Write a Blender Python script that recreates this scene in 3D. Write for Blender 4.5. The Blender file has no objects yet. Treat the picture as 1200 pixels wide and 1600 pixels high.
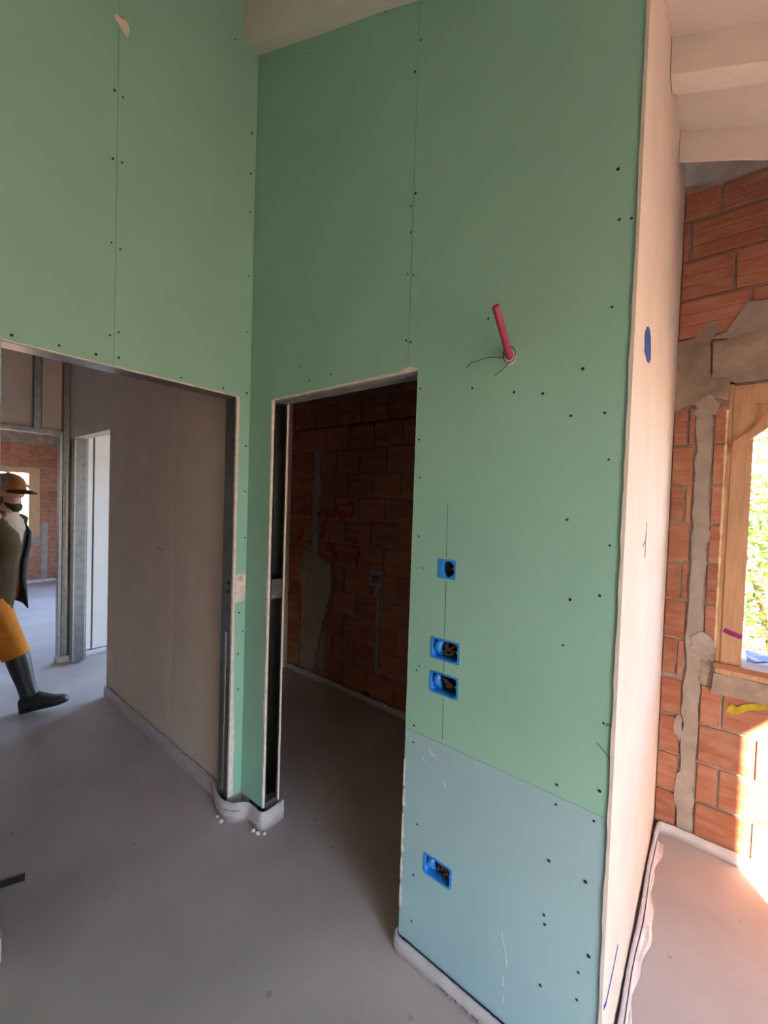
import bpy, bmesh, math, random
from mathutils import Vector, Matrix
random.seed(7)
scene = bpy.context.scene
COL = scene.collection

# ------------------------------------------------------------------ camera
cam_d = bpy.data.cameras.new('camera')
cam = bpy.data.objects.new('camera', cam_d)
COL.objects.link(cam)
cam_d.sensor_fit = 'HORIZONTAL'
cam_d.sensor_width = 36.0
cam_d.lens = 641.82 / 1200 * 36.0
cam_d.clip_start = 0.02
R_ = Vector((0.77888654, 0.62631788, 0.03258321))
U_ = Vector((-0.0416832501, -0.000141091151, 0.999130866))
F_ = Vector((-0.62577812, 0.77956776, -0.02599707))
cam.matrix_world = Matrix(((R_.x, U_.x, -F_.x, 1.8495), (R_.y, U_.y, -F_.y, -1.1949), (R_.z, U_.z, -F_.z, 1.62), (0, 0, 0, 1)))
scene.camera = cam

# ------------------------------------------------------------------ light
EXPOSURE = 3.08
SUN_STRENGTH = 11.0
SKY_STRENGTH = 0.31
scene.view_settings.view_transform = 'Standard'
scene.view_settings.look = 'None'
scene.view_settings.gamma = 1.0
scene.view_settings.use_curve_mapping = False
scene.view_settings.exposure = EXPOSURE
scene.cycles.max_bounces = 10
scene.cycles.diffuse_bounces = 7
scene.cycles.sample_clamp_indirect = 8.0

world = bpy.data.worlds.new('sky')
scene.world = world
world.use_nodes = True
wn = world.node_tree
wn.nodes.clear()
w_out = wn.nodes.new('ShaderNodeOutputWorld')
w_bg = wn.nodes.new('ShaderNodeBackground')
w_sky = wn.nodes.new('ShaderNodeTexSky')
w_sky.sky_type = 'NISHITA'
w_sky.sun_disc = False
w_sky.sun_elevation = math.radians(33)
w_sky.sun_rotation = math.radians(150)
w_sky.altitude = 200
w_sky.dust_density = 1.5
w_hsv = wn.nodes.new('ShaderNodeHueSaturation')
w_hsv.inputs['Saturation'].default_value = 1.0
wn.links.new(w_sky.outputs[0], w_hsv.inputs['Color'])
wn.links.new(w_hsv.outputs[0], w_bg.inputs[0])
w_bg.inputs[1].default_value = SKY_STRENGTH
wn.links.new(w_bg.outputs[0], w_out.inputs[0])

SUN_DIR = Vector((-0.519 * math.cos(math.radians(31)), 0.855 * math.cos(math.radians(31)), -math.sin(math.radians(31))))
sd = bpy.data.lights.new('sun', 'SUN')
sd.energy = SUN_STRENGTH
sd.color = (1.0, 0.66, 0.45)
sd.angle = math.radians(0.6)
sun = bpy.data.objects.new('sun', sd)
sun.rotation_euler = SUN_DIR.to_track_quat('-Z', 'Y').to_euler()
sun.location = (8, -12, 10)
COL.objects.link(sun)


def portal(name, loc, normal, w, h):
    """portal on a window opening: guides sky sampling, emits nothing itself"""
    d = bpy.data.lights.new(name, 'AREA')
    d.shape = 'RECTANGLE'
    d.size, d.size_y = w, h
    d.cycles.is_portal = True
    o = bpy.data.objects.new(name, d)
    o.location = loc
    o.rotation_euler = Vector(normal).to_track_quat('-Z', 'Z').to_euler()
    COL.objects.link(o)


portal('portal_garden_door', (3.30, -0.72, 1.1), (-1, 0, 0), 0.56, 2.2)
portal('portal_added_low_window', (3.30, -1.45, 0.575), (-1, 0, 0), 0.6, 0.85)
portal('portal_window_right', (2.44, 1.5, 1.54), (0, -1, 0), 1.1, 1.34)
portal('portal_far_side', (-4.9, 1.5, 1.26), (0, -1, 0), 2.6, 2.12)
portal('portal_far_window', (-7.5, 0.04, 1.4), (1, 0, 0), 1.1, 1.1)
portal('portal_side_window', (-2.125, 1.5, 1.165), (0, -1, 0), 1.25, 2.23)


# ------------------------------------------------------------------ materials
def nodes_of(name):
    m = bpy.data.materials.new(name)
    m.use_nodes = True
    nt = m.node_tree
    b = nt.nodes['Principled BSDF']
    return m, nt, b


def mat(name, col, rough=0.8, scale=6.0, var=0.12, bump=0.0, bscale=40.0, metal=0.0, col2=None, spec=0.3, stretch=None):
    m, nt, b = nodes_of(name)
    b.inputs['Roughness'].default_value = rough
    b.inputs['Metallic'].default_value = metal
    b.inputs['Specular IOR Level'].default_value = spec
    tc = nt.nodes.new('ShaderNodeTexCoord')
    src = tc.outputs['Object']
    if stretch:
        mp = nt.nodes.new('ShaderNodeMapping')
        mp.inputs['Scale'].default_value = stretch
        nt.links.new(src, mp.inputs['Vector'])
        src = mp.outputs['Vector']
    nz = nt.nodes.new('ShaderNodeTexNoise')
    nz.inputs['Scale'].default_value = scale
    nz.inputs['Detail'].default_value = 5
    nt.links.new(src, nz.inputs['Vector'])
    cr = nt.nodes.new('ShaderNodeValToRGB')
    c2 = col2 if col2 else tuple(max(0, c * (1 - 2 * var)) for c in col)
    cr.color_ramp.elements[0].position = 0.3
    cr.color_ramp.elements[1].position = 0.7
    cr.color_ramp.elements[0].color = (*c2, 1)
    cr.color_ramp.elements[1].color = (*col, 1)
    nt.links.new(nz.outputs['Fac'], cr.inputs['Fac'])
    nt.links.new(cr.outputs['Color'], b.inputs['Base Color'])
    if bump > 0:
        n2 = nt.nodes.new('ShaderNodeTexNoise')
        n2.inputs['Scale'].default_value = bscale
        n2.inputs['Detail'].default_value = 6
        nt.links.new(src, n2.inputs['Vector'])
        bp = nt.nodes.new('ShaderNodeBump')
        bp.inputs['Strength'].default_value = bump
        bp.inputs['Distance'].default_value = 0.01
        nt.links.new(n2.outputs['Fac'], bp.inputs['Height'])
        nt.links.new(bp.outputs['Normal'], b.inputs['Normal'])
    return m


def brick_material(name, col_a, col_b, smear):
    """fired clay: per-brick tone, fine grain and pale horizontal scuffs"""
    m, nt, b = nodes_of(name)
    b.inputs['Roughness'].default_value = 0.85
    b.inputs['Specular IOR Level'].default_value = 0.2
    oi = nt.nodes.new('ShaderNodeObjectInfo')
    tc = nt.nodes.new('ShaderNodeTexCoord')
    geo = nt.nodes.new('ShaderNodeNewGeometry')
    mix = nt.nodes.new('ShaderNodeMix')
    mix.data_type = 'RGBA'
    mix.inputs[6].default_value = (*col_a, 1)
    mix.inputs[7].default_value = (*col_b, 1)
    nt.links.new(oi.outputs['Random'], mix.inputs[0])
    mp = nt.nodes.new('ShaderNodeMapping')
    mp.inputs['Scale'].default_value = (9, 9, 22)
    nt.links.new(geo.outputs['Position'], mp.inputs['Vector'])
    nz = nt.nodes.new('ShaderNodeTexNoise')
    nz.inputs['Scale'].default_value = 1.0
    nz.inputs['Detail'].default_value = 6
    nt.links.new(mp.outputs['Vector'], nz.inputs['Vector'])
    cr = nt.nodes.new('ShaderNodeValToRGB')
    cr.color_ramp.elements[0].position = 0.42
    cr.color_ramp.elements[1].position = 0.85
    cr.color_ramp.elements[0].color = (0, 0, 0, 1)
    cr.color_ramp.elements[1].color = (smear, smear, smear, 1)
    nt.links.new(nz.outputs['Fac'], cr.inputs['Fac'])
    mix2 = nt.nodes.new('ShaderNodeMix')
    mix2.data_type = 'RGBA'
    mix2.inputs[7].default_value = (0.62, 0.48, 0.38, 1)
    nt.links.new(cr.outputs['Color'], mix2.inputs[0])
    nt.links.new(mix.outputs[2], mix2.inputs[6])
    nt.links.new(mix2.outputs[2], b.inputs['Base Color'])
    bp = nt.nodes.new('ShaderNodeBump')
    bp.inputs['Strength'].default_value = 0.5
    bp.inputs['Distance'].default_value = 0.01
    nt.links.new(nz.outputs['Fac'], bp.inputs['Height'])
    nt.links.new(bp.outputs['Normal'], b.inputs['Normal'])
    return m


M = {
    'green': mat('green_board', (0.30, 0.56, 0.465), 0.85, 3.0, 0.04, 0.03, 300, spec=0.2),
    'blue': mat('blue_green_board', (0.33, 0.51, 0.585), 0.85, 3.0, 0.04, 0.03, 300, spec=0.2),
    'gypsum': mat('bare_gypsum', (0.86, 0.78, 0.73), 0.95, 30, 0.12, 0.5, 60),
    'greyboard': mat('grey_board', (0.68, 0.60, 0.54), 0.9, 4.0, 0.05, 0.03, 200, spec=0.2),
    'whiteboard': mat('white_board', (0.72, 0.70, 0.68), 0.9, 4.0, 0.05, 0.05, 100, spec=0.2),
    'metal': mat('galvanised_steel', (0.48, 0.50, 0.52), 0.38, 25, 0.15, 0.02, 60, metal=0.9),
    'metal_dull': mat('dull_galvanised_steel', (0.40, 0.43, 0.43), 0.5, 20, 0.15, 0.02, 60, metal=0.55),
    'metal_dark': mat('shaded_galvanised_steel', (0.30, 0.315, 0.31), 0.28, 20, 0.12, 0.02, 60, metal=1.0),  # darker steel copy: shade inside studs and jambs is put into its colour
    'screw': mat('black_screw', (0.02, 0.025, 0.022), 0.5, 30, 0.1),
    'plaster': mat('white_plaster', (0.66, 0.59, 0.54), 0.9, 5, 0.05, 0.25, 60, spec=0.2),
    'beam': mat('white_beam_paint', (0.74, 0.70, 0.66), 0.9, 5, 0.05, 0.25, 45, spec=0.2),
    'concrete': mat('grey_concrete', (0.39, 0.315, 0.26), 0.95, 9, 0.22, 0.6, 35),
    'cement': mat('smooth_cement', (0.37, 0.325, 0.29), 0.95, 12, 0.12, 0.4, 40),
    'mortar': mat('mortar', (0.40, 0.335, 0.28), 0.95, 25, 0.2, 0.6, 60),
    'brick': brick_material('clay_brick', (0.39, 0.165, 0.105), (0.29, 0.11, 0.066), 0.32),
    'strip': mat('foam_strip', (0.60, 0.56, 0.59), 0.45, 18, 0.10, 0.2, 60, spec=0.5),
    'print': mat('strip_print', (0.10, 0.09, 0.13), 0.6, 30, 0.1),
    'film': mat('plastic_film', (0.82, 0.74, 0.74), 0.2, 14, 0.12, 0.3, 30, spec=0.7),
    'wood': mat('pine_wood', (0.55, 0.34, 0.20), 0.65, 5, 0.14, 0.1, 40, stretch=(14, 14, 1.2)),
    'wood_dark': mat('stained_pine', (0.36, 0.15, 0.085), 0.65, 5, 0.14, 0.1, 40, stretch=(1.2, 14, 14)),
    'foam': mat('expanding_foam', (0.78, 0.60, 0.36), 0.8, 30, 0.15, 0.4, 60),
    'bluebox': mat('blue_plastic', (0.03, 0.27, 0.80), 0.35, 20, 0.08, spec=0.5),
    'cable': mat('black_cable', (0.012, 0.014, 0.022), 0.45, 20, 0.1),
    'cable_brown': mat('brown_cable', (0.12, 0.055, 0.03), 0.45, 20, 0.1),
    'pink': mat('pink_conduit', (0.34, 0.05, 0.115), 0.45, 20, 0.06, spec=0.4),
    'wire': mat('green_tie_wire', (0.05, 0.12, 0.10), 0.5, 20, 0.1),
    'pencil': mat('pencil_line', (0.13, 0.22, 0.17), 0.9, 20, 0.1),
    'chalk': mat('chalk_scuff', (0.62, 0.70, 0.70), 0.9, 20, 0.1),
    'bluepaint': mat('blue_spray_paint', (0.03, 0.10, 0.42), 0.8, 40, 0.2),
    'redpaint': mat('red_spray_paint', (0.55, 0.02, 0.035), 0.8, 40, 0.2),
    'yellowpaint': mat('yellow_spray_paint', (0.52, 0.42, 0.03), 0.8, 40, 0.2),
    'purplepaint': mat('magenta_spray_paint', (0.30, 0.03, 0.20), 0.8, 40, 0.2),
    'rubber': mat('black_rubber', (0.012, 0.013, 0.017), 0.5, 20, 0.1, spec=0.5),
    'orange': mat('orange_trousers', (0.52, 0.17, 0.015), 0.9, 9, 0.14, 0.4, 30),
    'olive': mat('olive_jacket', (0.075, 0.05, 0.022), 0.95, 9, 0.18, 0.4, 25),
    'lining': mat('black_jacket_lining', (0.012, 0.012, 0.015), 0.95, 9, 0.1),
    'shirt': mat('beige_shirt', (0.40, 0.31, 0.24), 0.95, 9, 0.1, 0.2, 25),
    'skin': mat('skin', (0.42, 0.22, 0.15), 0.6, 9, 0.08),
    'hair': mat('dark_hair', (0.055, 0.032, 0.02), 0.8, 40, 0.2),
    'capbrown': mat('brown_cap_cloth', (0.25, 0.10, 0.025), 0.9, 20, 0.12),
    'capmesh': mat('grey_cap_mesh', (0.24, 0.19, 0.17), 0.9, 90, 0.2),
    'capbrim': mat('dark_cap_brim', (0.05, 0.018, 0.012), 0.8, 20, 0.12),
    'leaf': mat('leaf', (0.22, 0.34, 0.06), 0.6, 3, 0.25),
    'bark': mat('bark', (0.16, 0.11, 0.07), 0.9, 9, 0.2, 0.5, 30),
    'soil': mat('dry_soil', (0.42, 0.33, 0.23), 0.95, 0.8, 0.15, 0.3, 6),
    'bluefilm': mat('blue_plastic_film', (0.40, 0.47, 0.80), 0.3, 14, 0.1, spec=0.5),
    'outer_render': mat('outer_render', (0.62, 0.56, 0.48), 0.95, 3, 0.08, 0.2, 40),
}


def floor_material():
    m, nt, b = nodes_of('floor_screed')
    b.inputs['Roughness'].default_value = 0.62
    b.inputs['Specular IOR Level'].default_value = 0.35
    tc = nt.nodes.new('ShaderNodeTexCoord')
    a = nt.nodes.new('ShaderNodeTexNoise')
    a.inputs['Scale'].default_value = 1.6
    a.inputs['Detail'].default_value = 7
    f = nt.nodes.new('ShaderNodeTexNoise')
    f.inputs['Scale'].default_value = 45
    f.inputs['Detail'].default_value = 4
    s = nt.nodes.new('ShaderNodeTexVoronoi')
    s.inputs['Scale'].default_value = 5.5
    s.inputs['Randomness'].default_value = 1
    for n in (a, f, s):
        nt.links.new(tc.outputs['Object'], n.inputs['Vector'])
    cr = nt.nodes.new('ShaderNodeValToRGB')
    cr.color_ramp.elements[0].position = 0.32
    cr.color_ramp.elements[1].position = 0.72
    cr.color_ramp.elements[0].color = (0.395, 0.345, 0.335, 1)
    cr.color_ramp.elements[1].color = (0.565, 0.495, 0.48, 1)
    nt.links.new(a.outputs['Fac'], cr.inputs['Fac'])
    sp = nt.nodes.new('ShaderNodeValToRGB')
    sp.color_ramp.elements[0].position = 0.035
    sp.color_ramp.elements[1].position = 0.075
    sp.color_ramp.elements[0].color = (0.55, 0.55, 0.55, 1)
    sp.color_ramp.elements[1].color = (1, 1, 1, 1)
    nt.links.new(s.outputs['Distance'], sp.inputs['Fac'])
    mu = nt.nodes.new('ShaderNodeMix')
    mu.data_type = 'RGBA'
    mu.blend_type = 'MULTIPLY'
    mu.inputs[0].default_value = 0.6
    nt.links.new(cr.outputs['Color'], mu.inputs[6])
    nt.links.new(sp.outputs['Color'], mu.inputs[7])
    nt.links.new(mu.outputs[2], b.inputs['Base Color'])
    bp = nt.nodes.new('ShaderNodeBump')
    bp.inputs['Strength'].default_value = 0.12
    bp.inputs['Distance'].default_value = 0.01
    nt.links.new(f.outputs['Fac'], bp.inputs['Height'])
    nt.links.new(bp.outputs['Normal'], b.inputs['Normal'])
    return m


M['floor'] = floor_material()


# ------------------------------------------------------------------ mesh helpers
class MB:
    def __init__(self):
        self.v, self.f = [], []

    def add(self, vs, fs):
        n = len(self.v)
        self.v += [tuple(p) for p in vs]
        self.f += [tuple(i + n for i in q) for q in fs]
        return self

    def box(self, x0, x1, y0, y1, z0, z1):
        vs = [(x, y, z) for x in (x0, x1) for y in (y0, y1) for z in (z0, z1)]
        return self.add(vs, [(0, 1, 3, 2), (4, 6, 7, 5), (0, 4, 5, 1), (2, 3, 7, 6), (0, 2, 6, 4), (1, 5, 7, 3)])

    def hexa(self, vs):
        """eight corners: bottom loop of four, top loop of four"""
        return self.add(vs, [(3, 2, 1, 0), (4, 5, 6, 7), (0, 1, 5, 4), (1, 2, 6, 5), (2, 3, 7, 6), (3, 0, 4, 7)])

    def prism(self, pts, off):
        """closed 3-D polygon extruded by the vector off"""
        n = len(pts)
        a = [Vector(p) for p in pts]
        o = Vector(off)
        vs = a + [p + o for p in a]
        fs = [tuple(range(n))[::-1], tuple(range(n, 2 * n))]
        fs += [(i, (i + 1) % n, (i + 1) % n + n, i + n) for i in range(n)]
        return self.add(vs, fs)

    def tube(self, path, r, seg=8, cap=True):
        path = [Vector(p) for p in path]
        rr = r if isinstance(r, (list, tuple)) else [r] * len(path)
        rings, last = [], None
        for i, p in enumerate(path):
            t = (path[min(i + 1, len(path) - 1)] - path[max(i - 1, 0)]).normalized()
            if last is None:
                up = Vector((0, 0, 1)) if abs(t.z) < 0.9 else Vector((1, 0, 0))
                a = t.cross(up).normalized()
            else:
                a = (last - t * last.dot(t)).normalized()
            last = a
            bb = t.cross(a)
            rings.append([p + (a * math.cos(2 * math.pi * k / seg) + bb * math.sin(2 * math.pi * k / seg)) * rr[i] for k in range(seg)])
        return self.rings(rings, cap)

    def rings(self, rings, cap=True, closed=True):
        n = len(rings[0])
        vs = [p for q in rings for p in q]
        fs = []
        for i in range(len(rings) - 1):
            for k in range(n if closed else n - 1):
                k2 = (k + 1) % n
                fs.append((i * n + k, i * n + k2, (i + 1) * n + k2, (i + 1) * n + k))
        if cap:
            fs.append(tuple(range(n))[::-1])
            fs.append(tuple(range((len(rings) - 1) * n, len(rings) * n)))
        return self.add(vs, fs)

    def build(self, name, material, parent=None, smooth=False, loc=None, mods=None):
        me = bpy.data.meshes.new(name)
        me.from_pydata(self.v, [], self.f)
        me.materials.append(M[material])
        bm = bmesh.new()
        bm.from_mesh(me)
        bmesh.ops.recalc_face_normals(bm, faces=bm.faces)
        bm.to_mesh(me)
        bm.free()
        if smooth:
            for p in me.polygons:
                p.use_smooth = True
        o = bpy.data.objects.new(name, me)
        if loc:
            o.location = loc
        COL.objects.link(o)
        if parent:
            o.parent = parent
        return o


def tag(o, label=None, cat=None, kind=None, group=None):
    if label:
        o['label'] = label
    if cat:
        o['category'] = cat
    if kind:
        o['kind'] = kind
    if group:
        o['group'] = group
    return o


def struct(o, label, cat):
    return tag(o, label, cat, 'structure')


def stuff(o):
    o['kind'] = 'stuff'
    return o


def empty(name, loc=(0, 0, 0), rz=0.0):
    o = bpy.data.objects.new(name, None)
    o.empty_display_size = 0.05
    o.location = loc
    o.rotation_euler = (0, 0, rz)
    COL.objects.link(o)
    return o


def slab(us, vs, inside, d0, d1, axis, top=None, dfun=None):
    """Plate with holes. us, vs: break lines; inside(u, v) for cell centres. axis 'Y': u=X, v=Z, depth=Y; axis 'X': u=Y, v=Z, depth=X.
    top(u): height of the last v line.  dfun(u, v): extra depth of the front face."""
    mb = MB()
    nu, nv = len(us), len(vs)

    def P(i, j, d, front):
        u = us[i]
        v = vs[j] if not (top and j == nv - 1) else top(u)
        dd = d + (dfun(u, v) if (front and dfun) else 0)
        return (u, dd, v) if axis == 'Y' else (dd, u, v)
    on = [[inside((us[i] + us[i + 1]) / 2, (vs[j] + vs[j + 1]) / 2) for j in range(nv - 1)] for i in range(nu - 1)]
    ids = {}

    def vid(i, j, side):
        k = (i, j, side)
        if k not in ids:
            ids[k] = len(mb.v)
            mb.v.append(P(i, j, d0 if side == 0 else d1, side == 0))
        return ids[k]
    for i in range(nu - 1):
        for j in range(nv - 1):
            if not on[i][j]:
                continue
            for s in (0, 1):
                mb.f.append((vid(i, j, s), vid(i + 1, j, s), vid(i + 1, j + 1, s), vid(i, j + 1, s)))
            for (di, dj, a, b) in ((-1, 0, (i, j), (i, j + 1)), (1, 0, (i + 1, j), (i + 1, j + 1)), (0, -1, (i, j), (i + 1, j)), (0, 1, (i, j + 1), (i + 1, j + 1))):
                ii, jj = i + di, j + dj
                if 0 <= ii < nu - 1 and 0 <= jj < nv - 1 and on[ii][jj]:
                    continue
                mb.f.append((vid(*a, 0), vid(*b, 0), vid(*b, 1), vid(*a, 1)))
    return mb


def spline(pts, n):
    """Catmull-Rom through the points, n samples per span"""
    P = [Vector(p) for p in pts]
    out = []
    for i in range(len(P) - 1):
        p0, p1, p2, p3 = P[max(i - 1, 0)], P[i], P[i + 1], P[min(i + 2, len(P) - 1)]
        for k in range(n):
            t = k / n
            out.append(0.5 * ((2 * p1) + (p2 - p0) * t + (2 * p0 - 5 * p1 + 4 * p2 - p3) * t * t + (3 * p1 - p0 - 3 * p2 + p3) * t ** 3))
    out.append(P[-1])
    return out


def ribbon(path, thick, z0, z1, jz=0.0, lean=0.0):
    """vertical band of given thickness following a floor path (a foam edge strip)"""
    mb = MB()
    rings = []
    n = len(path)
    for i, p in enumerate(path):
        t = (path[min(i + 1, n - 1)] - path[max(i - 1, 0)])
        t.z = 0
        t.normalize()
        nn = Vector((t.y, -t.x, 0)) * thick
        top = z1 + random.uniform(-jz, jz)
        a = Vector((p.x, p.y, z0))
        b = Vector((p.x, p.y, top)) - nn * lean
        m_ = Vector((p.x, p.y, (z0 + top) / 2)) + nn * 0.35
        rings.append([a, a + nn, m_ + nn, b + nn, b])
    mb.rings(rings)
    return mb


def discs(points, r, depth, axis, seg=7):
    """small screw heads standing 0.6 mm off a board; axis 'Y' (points X,Z) or 'X' (points Y,Z)"""
    mb = MB()
    for (u, v) in points:
        ri = r * random.uniform(0.75, 1.15)
        ring0, ring1 = [], []
        for k in range(seg):
            a = 2 * math.pi * k / seg
            du, dv = ri * math.cos(a), ri * math.sin(a)
            if axis == 'Y':
                ring0.append((u + du, depth, v + dv))
                ring1.append((u + du, depth - 0.0008, v + dv))
            else:
                ring0.append((depth, u + du, v + dv))
                ring1.append((depth + 0.0008, u + du, v + dv))
        mb.rings([ring0, ring1])
    return mb


def blob_poly(cx, cz, rx, rz, n=14, j=0.25):
    return [(cx + rx * math.cos(2 * math.pi * k / n) * random.uniform(1 - j, 1 + j), cz + rz * math.sin(2 * math.pi * k / n) * random.uniform(1 - j, 1 + j)) for k in range(n)]


def stroke(points, w, depth, axis, off=0.0012):
    """flat painted line on a wall face"""
    mb = MB()
    P = [Vector((a, b, 0)) for a, b in points]
    rings = []
    for i, p in enumerate(P):
        t = (P[min(i + 1, len(P) - 1)] - P[max(i - 1, 0)]).normalized()
        nn = Vector((-t.y, t.x, 0)) * w * 0.5
        ring = []
        for q, d in ((p + nn, depth), (p - nn, depth), (p - nn, depth - off), (p + nn, depth - off)):
            ring.append((q.x, d, q.y) if axis == 'Y' else (depth + (depth - d), q.x, q.y))
        rings.append(ring)
    mb.rings(rings)
    return mb


ROOF = 0.44
BEAM_Z = 3.80
XW = 1.675        # white partition face
YB = 1.305        # outer brick wall face
XE = -2.89        # end of hall
XF = -7.35        # far brick wall
XR = 3.2          # room's far right wall

# ------------------------------------------------------------------ ground and floor
struct(MB().box(-40, 40, -40, 40, -0.6, -0.3).build('ground', 'soil'), 'pale dry soil around the house outside the windows', 'ground')
struct(MB().box(-7.6, XR + 0.2, -4.4, YB + 0.3, -0.3, 0.0).build('floor', 'floor'), 'smooth grey cement screed floor running through all rooms', 'floor')

# ------------------------------------------------------------------ wall A: green boarded wall with the dark doorway
DX0, DX1, DH = 0.187, 1.021, 2.085
top_a = lambda x: 4.03 - ROOF * x
BOXES = [(1.132, 1.198, 1.370, 1.433), (1.115, 1.223, 1.094, 1.165), (1.115, 1.223, 0.978, 1.050), (1.117, 1.225, 0.343, 0.413)]

wall_a = slab([-0.1, DX0, DX1, XW - 0.1], [0, DH, 3.6], lambda u, v: not (DX0 < u < DX1 and v < DH), 0.0875, 0.1, 'Y', top=lambda x: 4.0 - ROOF * x).build('wall_front', 'greyboard')
struct(wall_a, 'green plasterboard stud wall with a dark doorway, facing the room', 'wall')


def taper(u, v):
    return 0.0016 if 0.95 < u < 1.0 else 0.0


slab([0.001, DX0, 0.905, 0.9762], [0.095, DH, 3.5], lambda u, v: not (DX0 < u and v < DH), 0.0, 0.0125, 'Y', top=top_a, dfun=taper).build('plasterboard', 'green', wall_a)
us = sorted({0.978, DX1, 1.115, 1.117, 1.132, 1.198, 1.223, 1.225, XW - 0.004})
vz = sorted({0.815, 0.978, 1.05, 1.094, 1.165, 1.37, 1.433, DH, 3.2})


def in_upper(u, v):
    if u < DX1 and v < DH:
        return False
    return not any(a < u < b and c < v < d for a, b, c, d in BOXES)


slab(us, vz, in_upper, 0.0, 0.0125, 'Y', top=top_a).build('plasterboard', 'green', wall_a)
lower = slab([DX1, 1.117, 1.225, XW - 0.004], [0.055, 0.343, 0.413, 0.8132], lambda u, v: not (1.117 < u < 1.225 and 0.343 < v < 0.413), 0.0008, 0.0125, 'Y').build('plasterboard', 'blue', wall_a)
lower['label'] = 'bluish lower board'
A_SCREWS = [(1.63, 2.359), (1.657, 2.351), (1.622, 2.489), (1.622, 2.14), (1.534, 1.87), (1.617, 1.869), (1.631, 1.747), (1.536, 1.586), (1.643, 1.525), (1.625, 1.391), (1.54, 1.239), (1.648, 1.06), (1.54, 0.846), (1.646, 0.879), (1.54, 0.79), (1.636, 0.793), (1.528, 0.622), (1.623, 0.62), (1.521, 0.46), (1.524, 0.435), (1.639, 0.427), (1.616, 0.364), (1.519, 0.253), (1.615, 0.288), (0.989, 2.421), (0.963, 2.433), (0.971, 2.576), (0.986, 2.705), (0.967, 2.669), (0.986, 2.187), (0.967, 2.197), (1.035, 2.017), (1.037, 1.839), (1.045, 1.707), (1.049, 1.502), (1.06, 1.032), (1.058, 0.835), (1.057, 0.774), (1.085, 0.493), (1.077, 0.307), (1.076, 0.139), (0.388, 2.207), (0.447, 2.136), (0.583, 2.141), (1.28, 2.196), (1.234, 1.988), (1.371, 1.957), (1.456, 1.941), (1.559, 1.993), (0.986, 3.228), (0.966, 3.133), (0.395, 3.562), (0.822, 3.44), (1.553, 1.368)]
stuff(discs(A_SCREWS, 0.0042, -0.0002, 'Y').build('screw_heads', 'screw', wall_a))
# pencil lines, scuffs
for pts, w, m in (([(1.161, 1.62), (1.1625, 1.44)], 0.0016, 'pencil'), ([(1.165, 1.36), (1.168, 1.17)], 0.0016, 'pencil'), ([(1.169, 1.092), (1.169, 1.055)], 0.002, 'pencil'), ([(1.171, 0.97), (1.174, 0.83)], 0.0014, 'pencil'),
                  ([(1.634, 1.003), (1.655, 0.985), (1.672, 0.965)], 0.003, 'pencil'), ([(1.653, 1.055), (1.66, 1.062), (1.669, 1.056)], 0.006, 'pencil'), ([(1.06, 1.395), (1.075, 1.392)], 0.003, 'pencil'), ([(1.062, 1.05), (1.078, 1.048)], 0.003, 'pencil'),
                  ([(1.399, 0.328), (1.412, 0.28), (1.421, 0.234)], 0.003, 'chalk'), ([(1.41, 0.195), (1.411, 0.165)], 0.004, 'chalk'), ([(1.413, 0.14), (1.415, 0.113)], 0.003, 'chalk'),
                  ([(1.121, 0.777), (1.135, 0.764), (1.15, 0.762)], 0.005, 'chalk'), ([(1.185, 0.690), (1.192, 0.672)], 0.005, 'chalk'), ([(1.10, 0.735), (1.107, 0.722)], 0.004, 'chalk')):
    stroke(pts, w, -0.0002 if pts[0][1] > 0.811 else 0.0005, 'Y', 0.0006).build('pencil_mark' if m == 'pencil' else 'scuff', m, wall_a)

# bare gypsum edge of the left doorway board
rag = []
for k in range(40):
    z = 0.1 + (DH - 0.1) * k / 39
    w = 0.004 + random.uniform(0, 0.004) + (0.006 if 1.05 < z < 1.25 else 0) + (0.005 if 0.55 < z < 0.62 else 0)
    rag.append((z, w))
mb = MB()
mb.rings([[(DX0 - w, -0.0006, z), (DX0 + 0.0012, -0.0006, z), (DX0 + 0.0012, 0.0123, z), (DX0 - w, 0.0123, z)] for z, w in rag])
mb.build('bare_board_edge', 'gypsum', wall_a)
mb = MB()
mb.rings([[(x, -0.0006, DH + w), (x, -0.0006, DH - 0.001), (x, 0.0123, DH - 0.001), (x, 0.0123, DH + w)] for x, w in [(DX0 + (DX1 - DX0) * k / 30, 0.003 + random.uniform(0, 0.003) + (0.011 if k in (28, 29) else 0)) for k in range(31)]])
mb.build('bare_board_edge', 'gypsum', wall_a)
# torn paper patches low on the right jamb
for (z0, z1, w) in ((0.60, 0.70, 0.010), (0.53, 0.59, 0.012), (0.36, 0.50, 0.011), (0.26, 0.34, 0.008), (0.16, 0.24, 0.010)):
    n = 9
    pts = [(DX1 - 0.001, -0.0002, z0 + (z1 - z0) * k / n) for k in range(n + 1)] + [(DX1 + w * random.uniform(0.3, 1.1), -0.0002, z1 - (z1 - z0) * k / n) for k in range(n + 1)]
    MB().prism(pts, (0, -0.0012, 0)).build('torn_paper_patch', 'gypsum', wall_a)

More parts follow.
